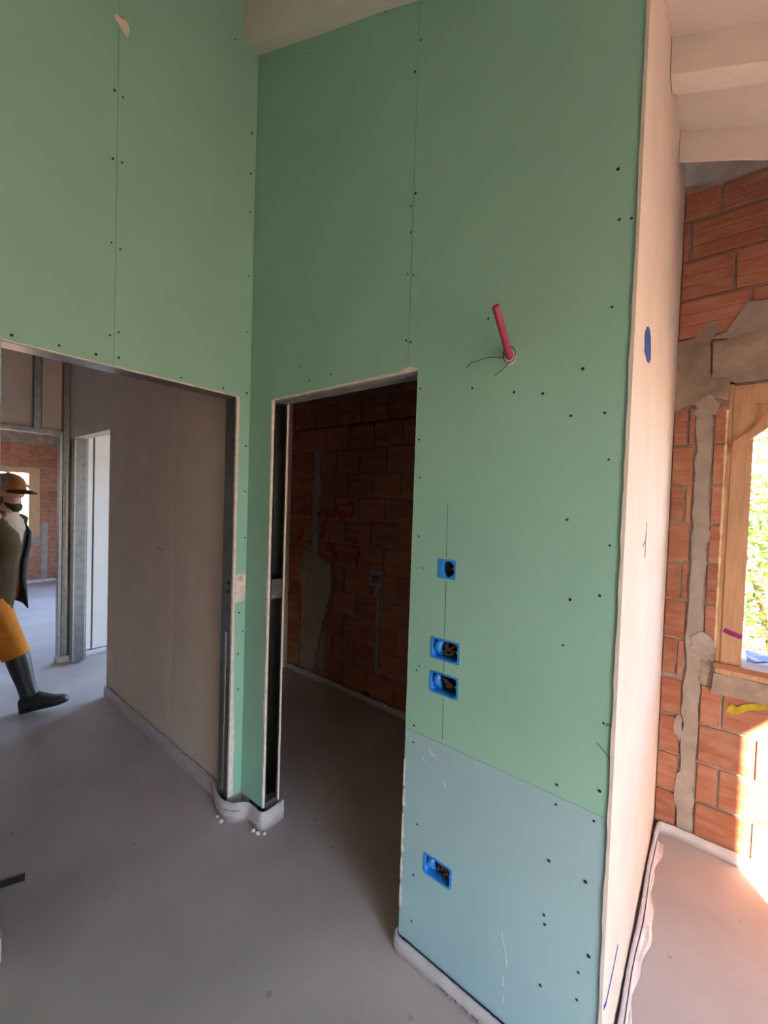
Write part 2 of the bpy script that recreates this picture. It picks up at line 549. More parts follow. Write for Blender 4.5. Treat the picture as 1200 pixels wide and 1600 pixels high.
# steel frame in the doorway: C stud on the left jamb, head track, right stud
mb = MB()
mb.box(DX0 - 0.126, DX0 - 0.125, 0.0125, 0.0875, 0.02, 2.09)       # web
mb.box(DX0 - 0.126, DX0, 0.0125, 0.0135, 0.02, 2.09)
mb.box(DX0 - 0.126, DX0, 0.0865, 0.0875, 0.02, 2.09)
mb.box(DX0 - 0.001, DX0, 0.0125, 0.021, 0.02, 2.09)                # lips
mb.box(DX0 - 0.001, DX0, 0.0765, 0.0875, 0.02, 2.09)
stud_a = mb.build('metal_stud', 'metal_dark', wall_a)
MB().box(DX0 - 0.012, DX0 + 0.0015, 0.020, 0.079, 1.125, 1.22).build('bracket', 'metal', wall_a)
mb = MB()
mb.rings([[(DX0 + x, 0.031 + 0.0045 * math.cos(a), 1.14 + 0.0045 * math.sin(a)) for a in [k * math.pi / 4 for k in range(8)]] for x in (0.0015, 0.004)])
mb.build('bracket_screw', 'gypsum', wall_a)
mb = MB()
for z in (0.42, 0.5, 0.73, 0.78, 1.31, 1.36, 1.66, 1.72):
    mb.rings([[(DX0 - 0.1249 + x, 0.06 + 0.004 * math.cos(a), z + 0.004 * math.sin(a)) for a in [k * math.pi / 4 for k in range(8)]] for x in (0, 0.002)])
stuff(mb.build('stud_screws', 'metal', wall_a))
MB().box(DX0 - 0.04, DX0 + 0.0018, 0.0125, 0.0875, 0.03, 0.115).build('floor_track', 'metal', wall_a)
mb = MB()
mb.box(DX0, DX1, 0.0125, 0.0875, DH - 0.004, DH + 0.04)
for y in (0.02, 0.047, 0.072):
    mb.box(DX0, DX1, y, y + 0.006, DH - 0.008, DH - 0.004)
mb.build('head_track', 'metal_dull', wall_a)
MB().box(DX1 + 0.001, DX1 + 0.046, 0.013, 0.087, 0.0, DH + 0.04).build('metal_stud', 'metal_dull', wall_a)
MB().box(0.0, DX0 - 0.128, 0.0126, 0.0874, 0.0, DH + 0.04).build('pillar_core', 'greyboard', wall_a)

# ------------------------------------------------------------------ wall B: green boarded wall with the opening to the hall
OY0, OY1, OH = -0.930, -0.0715, 2.111
wall_b = slab([-4.4, OY0, OY1, 0.1], [0, OH, 4.2], lambda u, v: not (OY0 < u < OY1 and v < OH), -0.0128, -0.1, 'X').build('wall_left', 'greyboard')
struct(wall_b, 'green plasterboard wall above the wide opening into the hall', 'wall')
slab([-4.2, OY0, -0.742, -0.6057], [0.08, OH, 4.1], lambda u, v: not (OY0 < u and v < OH), 0.0, -0.0125, 'X', dfun=lambda u, v: -0.0014 if u > -0.62 else 0).build('plasterboard', 'green', wall_b)
slab([-0.6047, OY1, -0.0005], [0.095, OH, 4.1], lambda u, v: not (u < OY1 and v < OH), 0.0, -0.0125, 'X').build('plasterboard', 'green', wall_b)
B_SCREWS = [(-0.617, 3.154), (-0.588, 3.15), (-0.619, 2.897), (-0.588, 2.903), (-0.620, 2.58), (-0.589, 2.57), (-0.620, 2.228), (-0.59, 2.249), (-0.589, 2.15), (-0.665, 2.141), (-0.777, 2.139), (-0.905, 2.133), (-0.025, 3.411), (-0.028, 3.213), (-0.027, 3.026), (-0.027, 2.716), (-0.027, 2.44), (-0.126, 3.77), (-0.346, 2.134), (-0.146, 2.136), (-0.02, 2.14), (-0.019, 1.875), (-0.017, 1.647), (-0.014, 1.413), (-0.033, 1.034), (-0.012, 0.934), (-0.035, 0.822), (-0.03, 0.64)]
stuff(discs(B_SCREWS, 0.0048, 0.0002, 'X').build('screw_heads', 'screw', wall_b))
# broken hole with white plaster at the top of the joint
hole = [(-0.622, 3.428), (-0.606, 3.447), (-0.593, 3.445), (-0.582, 3.443), (-0.571, 3.430), (-0.570, 3.412), (-0.573, 3.396), (-0.577, 3.383), (-0.585, 3.390), (-0.597, 3.402), (-0.611, 3.412), (-0.619, 3.418)]
MB().prism([(0.0002, y, z) for y, z in hole], (0.0016, 0, 0)).build('plaster_patch', 'gypsum', wall_b)
MB().prism([(0.0004, y, z) for y, z in [(-0.613, 3.440), (-0.606, 3.4475), (-0.585, 3.4435), (-0.59, 3.437)]], (0.0019, 0, 0)).build('plaster_patch_shadow_gap', 'cement', wall_b)  # cement-coloured sliver painted as the shadow along the hole's upper edge
# bare edge strips around the opening
rag = [(0.1 + (OH - 0.1) * k / 50, 0.010 + random.uniform(0, 0.004)) for k in range(51)]
rag = [(z, w + (0.012 * max(0, min(1, (0.75 - z) / 0.3)) if z < 0.75 else 0)) for z, w in rag]
mb = MB()
mb.rings([[(0.0008, OY1 + w, z), (0.0008, OY1 - 0.0008, z), (-0.0125, OY1 - 0.0008, z), (-0.0125, OY1 + w, z)] for z, w in rag])
mb.build('bare_board_edge', 'gypsum', wall_b)
mb = MB()
mb.rings([[(0.0006, y, OH + w), (0.0006, y, OH - 0.001), (-0.0125, y, OH - 0.001), (-0.0125, y, OH + w)] for y, w in [(OY0 + (OY1 - OY0) * k / 40, 0.002 + random.uniform(0, 0.003)) for k in range(41)]])
mb.build('bare_board_edge', 'gypsum', wall_b)
patch = [(-0.060, 1.225), (-0.04, 1.232), (-0.004, 1.229), (-0.005, 1.15), (-0.007, 1.10), (-0.02, 1.093), (-0.060, 1.087), (-0.0605, 1.16)]
MB().prism([(0.0005, y, z) for y, z in patch], (0.0016, 0, 0)).build('torn_paper_patch', 'gypsum', wall_b)
MB().prism([(0.0012, y, z) for y, z in blob_poly(-0.030, 1.205, 0.013, 0.014, 9)], (0.0016, 0, 0)).build('torn_core_patch', 'foam', wall_b)
stuff(discs([(-0.028, 1.142), (-0.026, 1.112)], 0.003, 0.002, 'X').build('patch_screws', 'cement', wall_b))
# steel jamb of the opening
mb = MB()
mb.box(-0.1, -0.0126, OY1 - 0.0012, OY1 + 0.001, 0.0, OH)
mb.box(-0.1, -0.0126, OY0 - 0.001, OY0 + 0.0012, 0.0, OH)
mb.box(-0.1, -0.0126, OY0, OY1, OH - 0.0012, OH + 0.001)
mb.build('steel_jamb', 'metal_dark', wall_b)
MB().box(-0.062, -0.048, OY1 - 0.005, OY1 - 0.0011, 0.12, 0.93).build('jamb_profile', 'metal', wall_b)
mb = MB()
for z in (1.185, 1.142):
    mb.rings([[(-0.040 + 0.011 * math.cos(a), y, z + 0.011 * math.sin(a)) for a in [k * math.pi / 5 for k in range(10)]] for y in (OY1 - 0.0012, OY1 - 0.0022)])
mb.build('punched_holes', 'screw', wall_b)  # flat black discs: the dark inside the holes is put into the colour

# ------------------------------------------------------------------ white plastered partition
wall_w = slab([0.0128, 0.4, 0.9, YB + 0.002], [0, 1.6, 3.4], lambda u, v: True, XW, XW - 0.1, 'X', top=lambda y: 3.92 - ROOF * XW + 0.02)
wall_w = wall_w.build('wall_partition', 'plaster')
struct(wall_w, 'narrow white plastered partition wall between green wall and brick', 'wall')
mb = MB()
mb.rings([[(XW - 0.006 - w, -0.004, z), (XW + 0.0015, -0.004 + w * 0.3, z), (XW + 0.002, 0.012, z), (XW - 0.003, 0.012, z)] for z, w in [(3.18 * k / 70, random.uniform(0, 0.0028)) for k in range(71)]])
mb.build('rough_plaster_edge', 'plaster', wall_w)
MB().prism([(XW + 0.0002, y, z) for y, z in blob_poly(0.245, 2.11, 0.075, 0.05, 16, 0.2)], (0.001, 0, 0)).build('paint_dab', 'bluepaint', wall_w)
stroke([(0.235, 0.285), (0.16, 0.275), (0.06, 0.27), (0.01, 0.30)], 0.012, XW + 0.0006, 'X', 0.0006).build('chalk_line', 'bluepaint', wall_w)
stroke([(0.36, 1.50), (0.39, 1.515), (0.42, 1.505), (0.42, 1.55)], 0.006, XW + 0.0006, 'X', 0.0006).build('pencil_mark', 'pencil', wall_w)
stroke([(0.424, 1.46), (0.43, 1.58)], 0.008, XW + 0.0006, 'X', 0.0006).build('pencil_mark', 'pencil', wall_w)

# ------------------------------------------------------------------ outer brick wall
WIN = (1.90, 3.0, 0.875, 2.215)      # window in the right brick part
SIDE = (-2.75, -1.50, 0.05, 2.28)
FARS = (-6.2, -3.6, 0.2, 2.32)  # unseen window opening, added to brighten the far room floor
outer = slab([-7.6, FARS[0], FARS[1], SIDE[0], SIDE[1], WIN[0], WIN[1], XR + 0.2], [-0.3, SIDE[2], FARS[2], WIN[2], SIDE[3], WIN[3], FARS[3], 3.9],
             lambda u, v: not any(a < u < b and c < v < d for a, b, c, d in (WIN, SIDE, FARS)), YB + 0.008, YB + 0.3, 'Y').build('wall_outer', 'mortar')
struct(outer, 'red clay brick outer wall with grey mortar joints and a wooden framed window', 'wall')


def unit_brick(seed):
    """brick of size 1 x 1 x 1, front face at y=-0.5 with chamfered, slightly worn corners"""
    rnd = random.Random(seed)
    zs = [(-0.5, -0.42), (-0.5 + rnd.uniform(0.03, 0.06), -0.5)]
    if seed % 5 != 4:
        for g in (-0.17, 0.17):
            g += rnd.uniform(-0.03, 0.03)
            zs += [(g - 0.035, -0.5), (g, -0.43), (g + 0.035, -0.5)]
    zs += [(0.5 - rnd.uniform(0.03, 0.06), -0.5), (0.5, -0.42)]
    vs, fs = [], []
    for z, y in zs:
        a, b = rnd.uniform(0.012, 0.03), rnd.uniform(0.012, 0.03)
        vs += [(-0.5, 0.5, z), (-0.5, -0.42, z), (-0.5 + a, y, z), (0.5 - b, y, z), (0.5, -0.42, z), (0.5, 0.5, z)]
    for k in range(len(zs) - 1):
        for q in range(5):
            fs.append((k * 6 + q, k * 6 + q + 1, (k + 1) * 6 + q + 1, (k + 1) * 6 + q))
    n = (len(zs) - 1) * 6
    fs += [(0, 5, 4, 3, 2, 1), tuple(n + q for q in range(6))]
    me = bpy.data.meshes.new('brick')
    me.from_pydata(vs, [], fs)
    me.materials.append(M['brick'])
    me.update()
    return me


BRICKS = [unit_brick(s) for s in range(10)]


def lay(parent, u0, u1, z0, z1, holes, course, length, shifts, face, axis):
    """lay single bricks between u0..u1, z0..z1, cutting them at the holes; axis 'Y' wall faces -Y, axis 'X' wall faces +X"""
    k = 0
    z = z0
    while z < z1 - 0.04:
        za, zb = z + 0.006, min(z + course, z1) - 0.006
        s = shifts[k % len(shifts)]
        n0 = math.floor((u0 - s) / length) - 1
        u = s + n0 * length
        while u < u1:
            seg = [(max(u + 0.006, u0), min(u + length - 0.006, u1))]
            for (a, b, c, d) in holes:
                if zb <= c + 0.02 or za >= d - 0.02:
                    continue
                ns = []
                for (p, q) in seg:
                    if q <= a or p >= b:
                        ns.append((p, q))
                    else:
                        if p < a:
                            ns.append((p, a))
                        if q > b:
                            ns.append((b, q))
                seg = ns
            for (p, q) in seg:
                if q - p < 0.014:
                    continue
                o = bpy.data.objects.new('brick', random.choice(BRICKS))
                d = 0.03
                dj = random.uniform(-0.002, 0.003)
                o.scale = (q - p, d, (zb - za) * random.uniform(0.985, 1.0))
                if axis == 'Y':
                    o.location = ((p + q) / 2, face + d / 2 + dj, (za + zb) / 2)
                else:
                    o.location = (face - d / 2 - dj, (p + q) / 2, (za + zb) / 2)
                    o.rotation_euler = (0, 0, math.pi / 2)
                o.rotation_euler.y = random.uniform(-0.006, 0.006) if axis == 'Y' else 0
                o.parent = parent
                COL.objects.link(o)
            u += length
        z += course
        k += 1


# right part, beside and under the window
CH = (1.760, 1.838, -1, 2.12)
lay(outer, XW + 0.004, XR, 0.03, 0.80, [CH, (1.873, XR, 0.775, 3)], 0.19, 0.25, None or [1.79, 1.915], YB - 0.004, 'Y')
lay(outer, XW + 0.004, 1.878, 0.80, 2.13, [CH, (1.80, 1.9, 0.93, 1.0)], 0.19, 0.25, [1.735, 1.66], YB - 0.004, 'Y')
lay(outer, XW + 0.004, XR, 2.46, 3.17, [], 0.19, 0.28, [1.66, 1.88, 1.706, 1.817], YB - 0.004, 'Y')
# dark room part
lay(outer, -1.30, XW - 0.11, 0.05, 3.0, [(-1.0, -0.88, -1, 2.05), (-1.08, -0.78, 0.12, 1.0), (-0.25, -0.15, 0.95, 1.06), (-0.21, -0.16, 0.3, 0.95)], 0.20, 0.28, [0.0, 0.14], YB - 0.004, 'Y')


def wall_patch(parent, poly, face, depth, name='cement_patch', m='cement', axis='Y'):
    if axis == 'Y':
        return MB().prism([(x, face, z) for x, z in poly], (0, depth, 0)).build(name, m, parent)
    return MB().prism([(face, x, z) for x, z in poly], (depth, 0, 0)).build(name, m, parent)


def rough_strip(x0, x1, z0, z1, j, n=26):
    a = [(x0 + random.uniform(-j, j), z0 + (z1 - z0) * k / n) for k in range(n + 1)]
    b = [(x1 + random.uniform(-j, j), z1 - (z1 - z0) * k / n) for k in range(n + 1)]
    return a + b


wall_patch(outer, rough_strip(1.770, 1.828, 0.03, 2.10, 0.009, 34), YB - 0.006, 0.02, 'cement_filled_chase')
wall_patch(outer, blob_poly(1.835, 0.985, 0.045, 0.06, 16, 0.18), YB - 0.014, 0.02)
wall_patch(outer, blob_poly(1.81, 1.50, 0.03, 0.05, 14, 0.25), YB - 0.011, 0.02)
wall_patch(outer, blob_poly(1.80, 2.12, 0.05, 0.05, 14, 0.3), YB - 0.012, 0.02)
wall_patch(outer, blob_poly(1.775, 0.24, 0.022, 0.11, 14, 0.3), YB - 0.010, 0.02)
wall_patch(outer, blob_poly(1.757, 0.55, 0.018, 0.06, 14, 0.3), YB - 0.010, 0.02)
# concrete lintel above the window, rubble concrete beside it, ring beam under the roof
lint = [(1.815, 2.255), (1.86, 2.25), (1.90, 2.218), (XR, 2.218), (XR, 2.47), (1.95, 2.44), (1.88, 2.425), (1.815, 2.42)]
wall_patch(outer, lint, YB - 0.016, 0.03, 'concrete_lintel', 'concrete')
fill = [(XW, 2.10), (1.70, 2.12), (1.74, 2.14), (1.80, 2.10), (1.83, 2.16), (1.88, 2.14), (1.885, 2.25), (1.81, 2.28), (1.80, 2.42), (1.84, 2.50), (1.80, 2.53), (1.74, 2.46), (XW, 2.45)]
wall_patch(outer, fill, YB - 0.008, 0.03, 'rubble_concrete', 'concrete')
wall_patch(outer, [(1.80, 2.44), (1.86, 2.46), (1.93, 2.58), (2.05, 2.56), (XR, 2.55), (XR, 2.44), (1.9, 2.42)], YB - 0.012, 0.03, 'rubble_concrete', 'cement')
wall_patch(outer, [(XW, 3.165), (1.8, 3.16), (1.9, 3.168), (2.1, 3.16), (XR, 3.16), (XR, 3.58), (XW, 3.58)], YB - 0.012, 0.03, 'ring_beam', 'concrete')
# sill block under the window
sill = [(1.872, 0.765), (2.0, 0.77), (2.2, 0.775), (3.02, 0.775), (3.02, 0.865), (2.1, 0.86), (1.95, 0.868), (1.88, 0.862)]
wall_patch(outer, sill, YB - 0.02, 0.12, 'concrete_sill', 'concrete')
# paint marks on the bricks
stroke([(1.935, 0.705), (1.96, 0.70), (2.00, 0.735), (2.06, 0.76), (2.16, 0.79)], 0.028, YB - 0.007, 'Y').build('paint_stroke', 'yellowpaint', outer)
MB().prism([(x, YB - 0.0075, z) for x, z in blob_poly(1.955, 0.71, 0.020, 0.022, 10)], (0, -0.001, 0)).build('paint_blot', 'yellowpaint', outer)
# dark room cement and spray marks
wall_patch(outer, rough_strip(-0.99, -0.89, 0.05, 2.04, 0.012, 30), YB - 0.005, 0.02, 'cement_filled_chase')
wall_patch(outer, [(-1.10, 0.06), (-0.92, 0.05), (-0.80, 0.55), (-0.70, 0.85), (-0.72, 1.05), (-0.90, 1.12), (-1.08, 1.15), (-1.13, 0.95), (-1.09, 0.6)], YB - 0.011, 0.02)
wall_patch(outer, rough_strip(-0.205, -0.165, 0.3, 0.96, 0.006, 14), YB - 0.006, 0.02, 'cement_filled_chase')
wall_patch(outer, [(-0.28, 0.94), (-0.14, 0.945), (-0.135, 1.07), (-0.275, 1.075)], YB - 0.010, 0.02)
MB().prism([(x, YB - 0.0105, z) for x, z in blob_poly(-0.27, 0.055, 0.035, 0.03, 10)], (0, -0.002, 0)).build('pipe_hole', 'screw', outer)  # raised black blot, the hole's inner darkness given as colour
for s in [[(-0.904, 1.477), (-0.857, 1.536), (-0.782, 1.511), (-0.795, 1.426), (-0.875, 1.381), (-0.775, 1.343)], [(-0.683, 1.597), (-0.656, 1.516), (-0.615, 1.452), (-0.556, 1.488), (-0.595, 1.518), (-0.639, 1.484)], [(-0.532, 1.612), (-0.472, 1.576), (-0.476, 1.513), (-0.519, 1.479)], [(-0.533, 1.296), (-0.439, 1.309), (-0.41, 1.285), (-0.494, 1.245), (-0.407, 1.222), (-0.384, 1.172), (-0.461, 1.142)], [(-1.171, 1.303), (-1.099, 1.332), (-1.114, 1.259), (-1.178, 1.254)], [(-0.749, 1.289), (-0.762, 1.221), (-0.688, 1.172), (-0.639, 1.122), (-0.578, 1.107)]]:
    stroke(s, 0.028, YB - 0.012, 'Y', 0.001).build('spray_stroke', 'redpaint', outer)

# ------------------------------------------------------------------ window in the right brick wall
win = empty('window_1', (WIN[0], YB, WIN[2]))
struct(win, 'raw pine window frame with a diagonal brace in the brick wall', 'window')
WL = Vector((-WIN[0], -YB, -WIN[2]))


def wpart(mb, name, m, parent=None):
    mb.v = [(x + WL.x, y + WL.y, z + WL.z) for x, y, z in mb.v]
    return mb.build(name, m, parent or win)


wpart(MB().box(1.902, 1.975, YB - 0.004, YB + 0.09, 0.915, 2.205), 'jamb', 'wood')
wpart(MB().box(1.884, 1.902, YB + 0.004, YB + 0.09, 0.915, 2.215), 'jamb_lath', 'wood')
wpart(MB().box(2.93, 2.998, YB - 0.004, YB + 0.09, 0.915, 2.205), 'jamb', 'wood')
wpart(MB().box(1.975, 2.93, YB - 0.004, YB + 0.09, 2.115, 2.205), 'head', 'wood')
wpart(MB().box(1.902, 2.93, YB - 0.008, YB - 0.004, 2.185, 2.192), 'head_bead', 'wood')
wpart(MB().box(1.878, 3.0, YB - 0.022, YB + 0.10, 0.890, 0.915), 'sill_board', 'wood_dark')
wpart(MB().box(1.884, 3.0, YB - 0.018, YB + 0.05, 0.866, 0.889), 'packing_board', 'wood')
mb = MB()
mb.hexa([(1.905, YB - 0.034, 1.90), (1.905, YB - 0.0045, 1.90), (1.905, YB - 0.0045, 1.945), (1.905, YB - 0.034, 1.945),
         (2.16, YB - 0.034, 2.12), (2.16, YB - 0.0045, 2.12), (2.16, YB - 0.0045, 2.165), (2.16, YB - 0.034, 2.165)])
wpart(mb, 'diagonal_brace', 'wood')
wpart(MB().prism([(1.975, YB + 0.02, 2.115), (1.975, YB + 0.02, 2.00), (2.0, YB + 0.02, 2.02), (2.09, YB + 0.02, 2.115)], (0, 0.02, 0)), 'gusset', 'wood')
mb = MB()
ring = []
for k in range(60):
    z = 0.98 + (2.10 - 0.98) * k / 59
    r = 0.0055 * random.uniform(0.6, 1.5)
    ring.append([(1.879 + r * math.cos(a), YB - 0.002 + r * math.sin(a), z) for a in [i * math.pi / 3 for i in range(6)]])
mb.rings(ring)
wpart(mb, 'foam_bead', 'foam')
wpart(stroke([(1.908, 1.072), (1.93, 1.062), (1.972, 1.05)], 0.022, YB - 0.005, 'Y'), 'paint_stroke', 'purplepaint')

film = MB()
n = 14
film.rings([[(2.0 + 0.9 * i / n + 0, YB + 0.115 + 0.14 * j / 6, 0.893 + 0.035 * abs(math.sin(i * 1.7 + j * 0.9)) + 0.012 * random.random()) for j in range(7)] for i in range(n + 1)], cap=False, closed=False)
fo = film.build('plastic_sheet', 'bluefilm', smooth=True)
sm = fo.modifiers.new('thick', 'SOLIDIFY')
sm.thickness = 0.002
tag(fo, 'crumpled pale blue plastic sheet on the outer window sill', 'plastic sheet')

# ------------------------------------------------------------------ remaining shell
rw = slab([-4.4, -1.75, -1.15, -1.0, -0.44, YB + 0.3], [0, 0.15, 1.0, 2.22, 3.0], lambda u, v: not ((-1.0 < u < -0.44 and v < 2.22) or (-1.75 < u < -1.15 and 0.15 < v < 1.0)), XR, XR + 0.2, 'X').build('wall_right', 'plaster')  # low window is unseen, added so sun hits the floor and bounces
struct(rw, 'plain plastered outer wall with garden doorway and added low window hole', 'wall')
bw = MB().box(-0.1, XR + 0.2, -4.4, -4.2, 0, 4.3).build('wall_back', 'plaster')
struct(bw, 'plain plastered wall opposite the green doorway wall', 'wall')


def roof_slab(name, a, x0, x1, y0, y1, m, t=0.18):
    z = lambda x: a - ROOF * x
    return MB().hexa([(x0, y0, z(x0)), (x1, y0, z(x1)), (x1, y1, z(x1)), (x0, y1, z(x0)), (x0, y0, z(x0) + t), (x1, y0, z(x1) + t), (x1, y1, z(x1) + t), (x0, y1, z(x0) + t)]).build(name, m)


struct(roof_slab('ceiling', 4.06, -0.12, XR + 0.2, -4.45, -0.03, 'beam'), 'sloping white roof soffit above the green walls', 'ceiling')
struct(roof_slab('ceiling_side', 3.92, -0.12, XR + 0.2, -0.03, 0.895, 'beam', 0.45), 'sloping white roof soffit between the rafters by the brick wall', 'ceiling')
struct(roof_slab('ceiling_eaves', 4.25, -0.12, XR + 0.2, 0.895, YB + 0.4, 'concrete', 0.12), 'raised bare concrete soffit right above the brick wall', 'ceiling')


def rafter(y0, y1, label, x0=0.0, x1=XR, h=0.25):
    """sloping beam with slightly wavy plaster edges"""
    rings = []
    n = 24
    for k in range(n + 1):
        x = x0 + (x1 - x0) * k / n
        z = BEAM_Z - ROOF * x
        e = [random.uniform(-0.0022, 0.0022) for _ in range(4)]
        rings.append([(x, y0 + e[0], z + e[1]), (x, y1 + e[2], z + e[3]), (x, y1, z + h), (x, y0, z + h)])
    o = MB().rings(rings).build('trim_rafter', 'beam')
    struct(o, label, 'rafter')
    return o


rafter(-0.078, -0.0002, 'white painted rafter running along the top of green doorway wall')
rafter(0.46, 0.54, 'middle white rafter above the window side of the partition', XW + 0.002, XR, 0.16)
rafter(0.885, 0.90, 'thin white fascia board closest to the brick wall, in front of the concrete ring beam', XW + 0.002, XR, 0.16)

# hall, far room, side room, dark room shell
hc = MB().box(-7.6, -0.1, -3.7, YB + 0.3, 3.05, 3.25).build('ceiling_hall', 'whiteboard')
struct(hc, 'flat board ceiling over the hall and far rooms', 'ceiling')
dc = MB().box(-1.30, XW - 0.1, 0.1, YB + 0.02, 3.0, 3.04).build('ceiling_store', 'greyboard')
struct(dc, 'flat board ceiling over the dark brick room', 'ceiling')
hs = MB().box(-7.6, -0.1, -3.7, -3.5, 0, 3.05).build('wall_hall_rear', 'plaster')
struct(hs, 'plastered outer wall at the rear of the hall', 'wall')
hl = MB().box(-1.34, -0.1, -1.2, -1.1, 0, 3.05).build('wall_hall_side', 'greyboard')
struct(hl, 'short grey board wall beside the hall opening', 'wall')
sw = MB().box(-1.40, -1.30, 0.0695, YB, 0, 3.05).build('wall_store_side', 'greyboard')
struct(sw, 'board wall closing the dark brick room', 'wall')

# grey hall wall
YG = -0.031
GD0, GD1, GDH = -2.756, -1.857, 2.113
gw = slab([-2.88, GD1, -0.1], [0, GDH, 3.05], lambda u, v: not (u < GD1 and v < GDH), 0.03, 0.069, 'Y').build('wall_hall', 'greyboard')
struct(gw, 'grey plasterboard hall wall seen through the wide opening', 'wall')
slab([-0.754, -0.69, -0.1005], [0.07, 1.5, 3.05], lambda u, v: True, YG, 0.029, 'Y', dfun=lambda u, v: 0.003 if u < -0.75 else 0).build('plasterboard', 'greyboard', gw)
slab([GD1, -0.82, -0.7575], [0.07, 1.5, 3.05], lambda u, v: True, YG, 0.029, 'Y', dfun=lambda u, v: 0.003 if u > -0.76 else 0).build('plasterboard', 'greyboard', gw)
MB().box(-2.88, GD1 - 0.003, YG, 0.029, GDH, 3.05).build('plasterboard', 'greyboard', gw)
MB().box(-0.7585, -0.753, YG + 0.0025, YG + 0.006, 0.07, 3.05).build('filled_joint', 'whiteboard', gw)
MB().box(GD1 - 0.002, GD1 + 0.0005, YG - 0.0008, 0.06, 0.07, GDH).build('bare_board_edge', 'gypsum', gw)
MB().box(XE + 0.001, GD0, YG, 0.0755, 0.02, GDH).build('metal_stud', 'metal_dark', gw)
mb = MB()
mb.box(GD0, GD0 + 0.0015, YG, YG + 0.012, 0.02, GDH)
mb.box(GD0, GD0 + 0.0015, YG + 0.09, YG + 0.1, 0.02, GDH)
mb.build('stud_lip', 'metal', gw)
stroke([(-0.98, 1.265), (-0.95, 1.27), (-0.93, 1.26), (-0.90, 1.27)], 0.004, YG - 0.0002, 'Y', 0.0006).build('pencil_mark', 'screw', gw)

# end of hall: studs and boards around the far doorway
ew = slab([-3.7, -1.0, -0.109, -0.03, YB], [0, 2.13, 3.05], lambda u, v: not (-1.0 < u < -0.03 and v < 2.13), -2.955, -2.97, 'X').build('wall_hall_end', 'greyboard')
struct(ew, 'half boarded stud wall with open doorway ending the hall', 'wall')
MB().box(-2.955, XE - 0.004, 0.0755, 0.152, 0.07, 3.04).build('plasterboard', 'whiteboard', ew)
slab([0.168, 0.6, YB - 0.001], [0.07, 2.0, 3.04], lambda u, v: True, XE, -2.955, 'X').build('plasterboard', 'whiteboard', ew)


def stud(y0, y1, z0, z1, name='metal_stud', m='metal_dull'):
    mb = MB()
    mb.box(-2.955, XE, y0, y0 + 0.004, z0, z1)
    mb.box(XE - 0.004, XE, y0, y1, z0, z1)
    mb.box(-2.955, XE, y1 - 0.004, y1, z0, z1)
    return mb.build(name, m, ew)


stud(-0.303, -0.243, 2.17, 3.04)
stud(-0.087, -0.034, 0.03, 3.04)
stud(-0.80, -0.74, 2.17, 3.04)
MB().box(-2.955, XE + 0.002, -1.0, -0.09, 2.133, 2.172).build('head_track', 'metal_dull', ew)
MB().box(-2.97, XE - 0.002, -0.109, -0.088, 0.03, 2.133).build('jamb_profile', 'metal', ew)
MB().box(-2.93, XE + 0.004, -0.062, -0.046, 0.03, 2.9).build('stud_lip', 'metal', ew)

# far brick wall with its window
FW = (-0.55, 0.60, 0.86, 1.965)
fwall = slab([-3.7, FW[0], FW[1], YB + 0.3], [0, FW[2], FW[3], 3.05], lambda u, v: not (FW[0] < u < FW[1] and FW[2] < v < FW[3]), XF - 0.008, XF - 0.25, 'X').build('wall_far', 'mortar')
struct(fwall, 'far red brick wall seen past the doorway behind the worker', 'wall')
lay(fwall, -0.9, YB - 0.01, 0.06, 2.40, [(FW[0] - 0.05, FW[1] + 0.05, FW[2] - 0.06, FW[3] + 0.04), (0.66, 0.76, -1, 1.05)], 0.195, 0.26, [0.1, 0.23], XF + 0.004, 'X')
wall_patch(fwall, rough_strip(0.665, 0.755, 0.06, 1.05, 0.01, 16), XF + 0.006, -0.02, 'cement_filled_chase', 'cement', 'X')
wall_patch(fwall, [(-0.9, 2.40), (0.4, 2.41), (YB - 0.01, 2.40), (YB - 0.01, 3.04), (-0.9, 3.04)], XF + 0.010, -0.02, 'concrete_lintel', 'concrete', 'X')
fwin = empty('window_2', (XF, FW[0], FW[2]))
struct(fwin, 'small wooden framed window in the far brick wall behind the worker', 'window')


def fpart(mb, name, m):
    mb.v = [(x - XF, y - FW[0], z - FW[2]) for x, y, z in mb.v]
    return mb.build(name, m, fwin)


fpart(MB().box(XF - 0.09, XF + 0.012, FW[1] - 0.11, FW[1] + 0.035, FW[2], FW[3]), 'jamb', 'wood')
fpart(MB().box(XF - 0.09, XF + 0.012, FW[0] - 0.035, FW[0] + 0.10, FW[2], FW[3]), 'jamb', 'wood')
fpart(MB().box(XF - 0.09, XF + 0.014, FW[0] - 0.035, FW[1] + 0.035, FW[3] - 0.06, FW[3] + 0.03), 'head', 'wood')
fpart(MB().box(XF - 0.09, XF + 0.03, FW[0] - 0.035, FW[1] + 0.035, FW[2] - 0.05, FW[2] - 0.001), 'sill_board', 'wood')
mb = MB()
mb.hexa([(XF + 0.012, 0.50, 1.63), (XF + 0.03, 0.50, 1.63), (XF + 0.03, 0.50, 1.68), (XF + 0.012, 0.50, 1.68), (XF + 0.012, 0.18, 1.90), (XF + 0.03, 0.18, 1.90), (XF + 0.03, 0.18, 1.95), (XF + 0.012, 0.18, 1.95)])
fpart(mb, 'diagonal_brace', 'wood')

# ------------------------------------------------------------------ foam edge strips at the feet of the walls


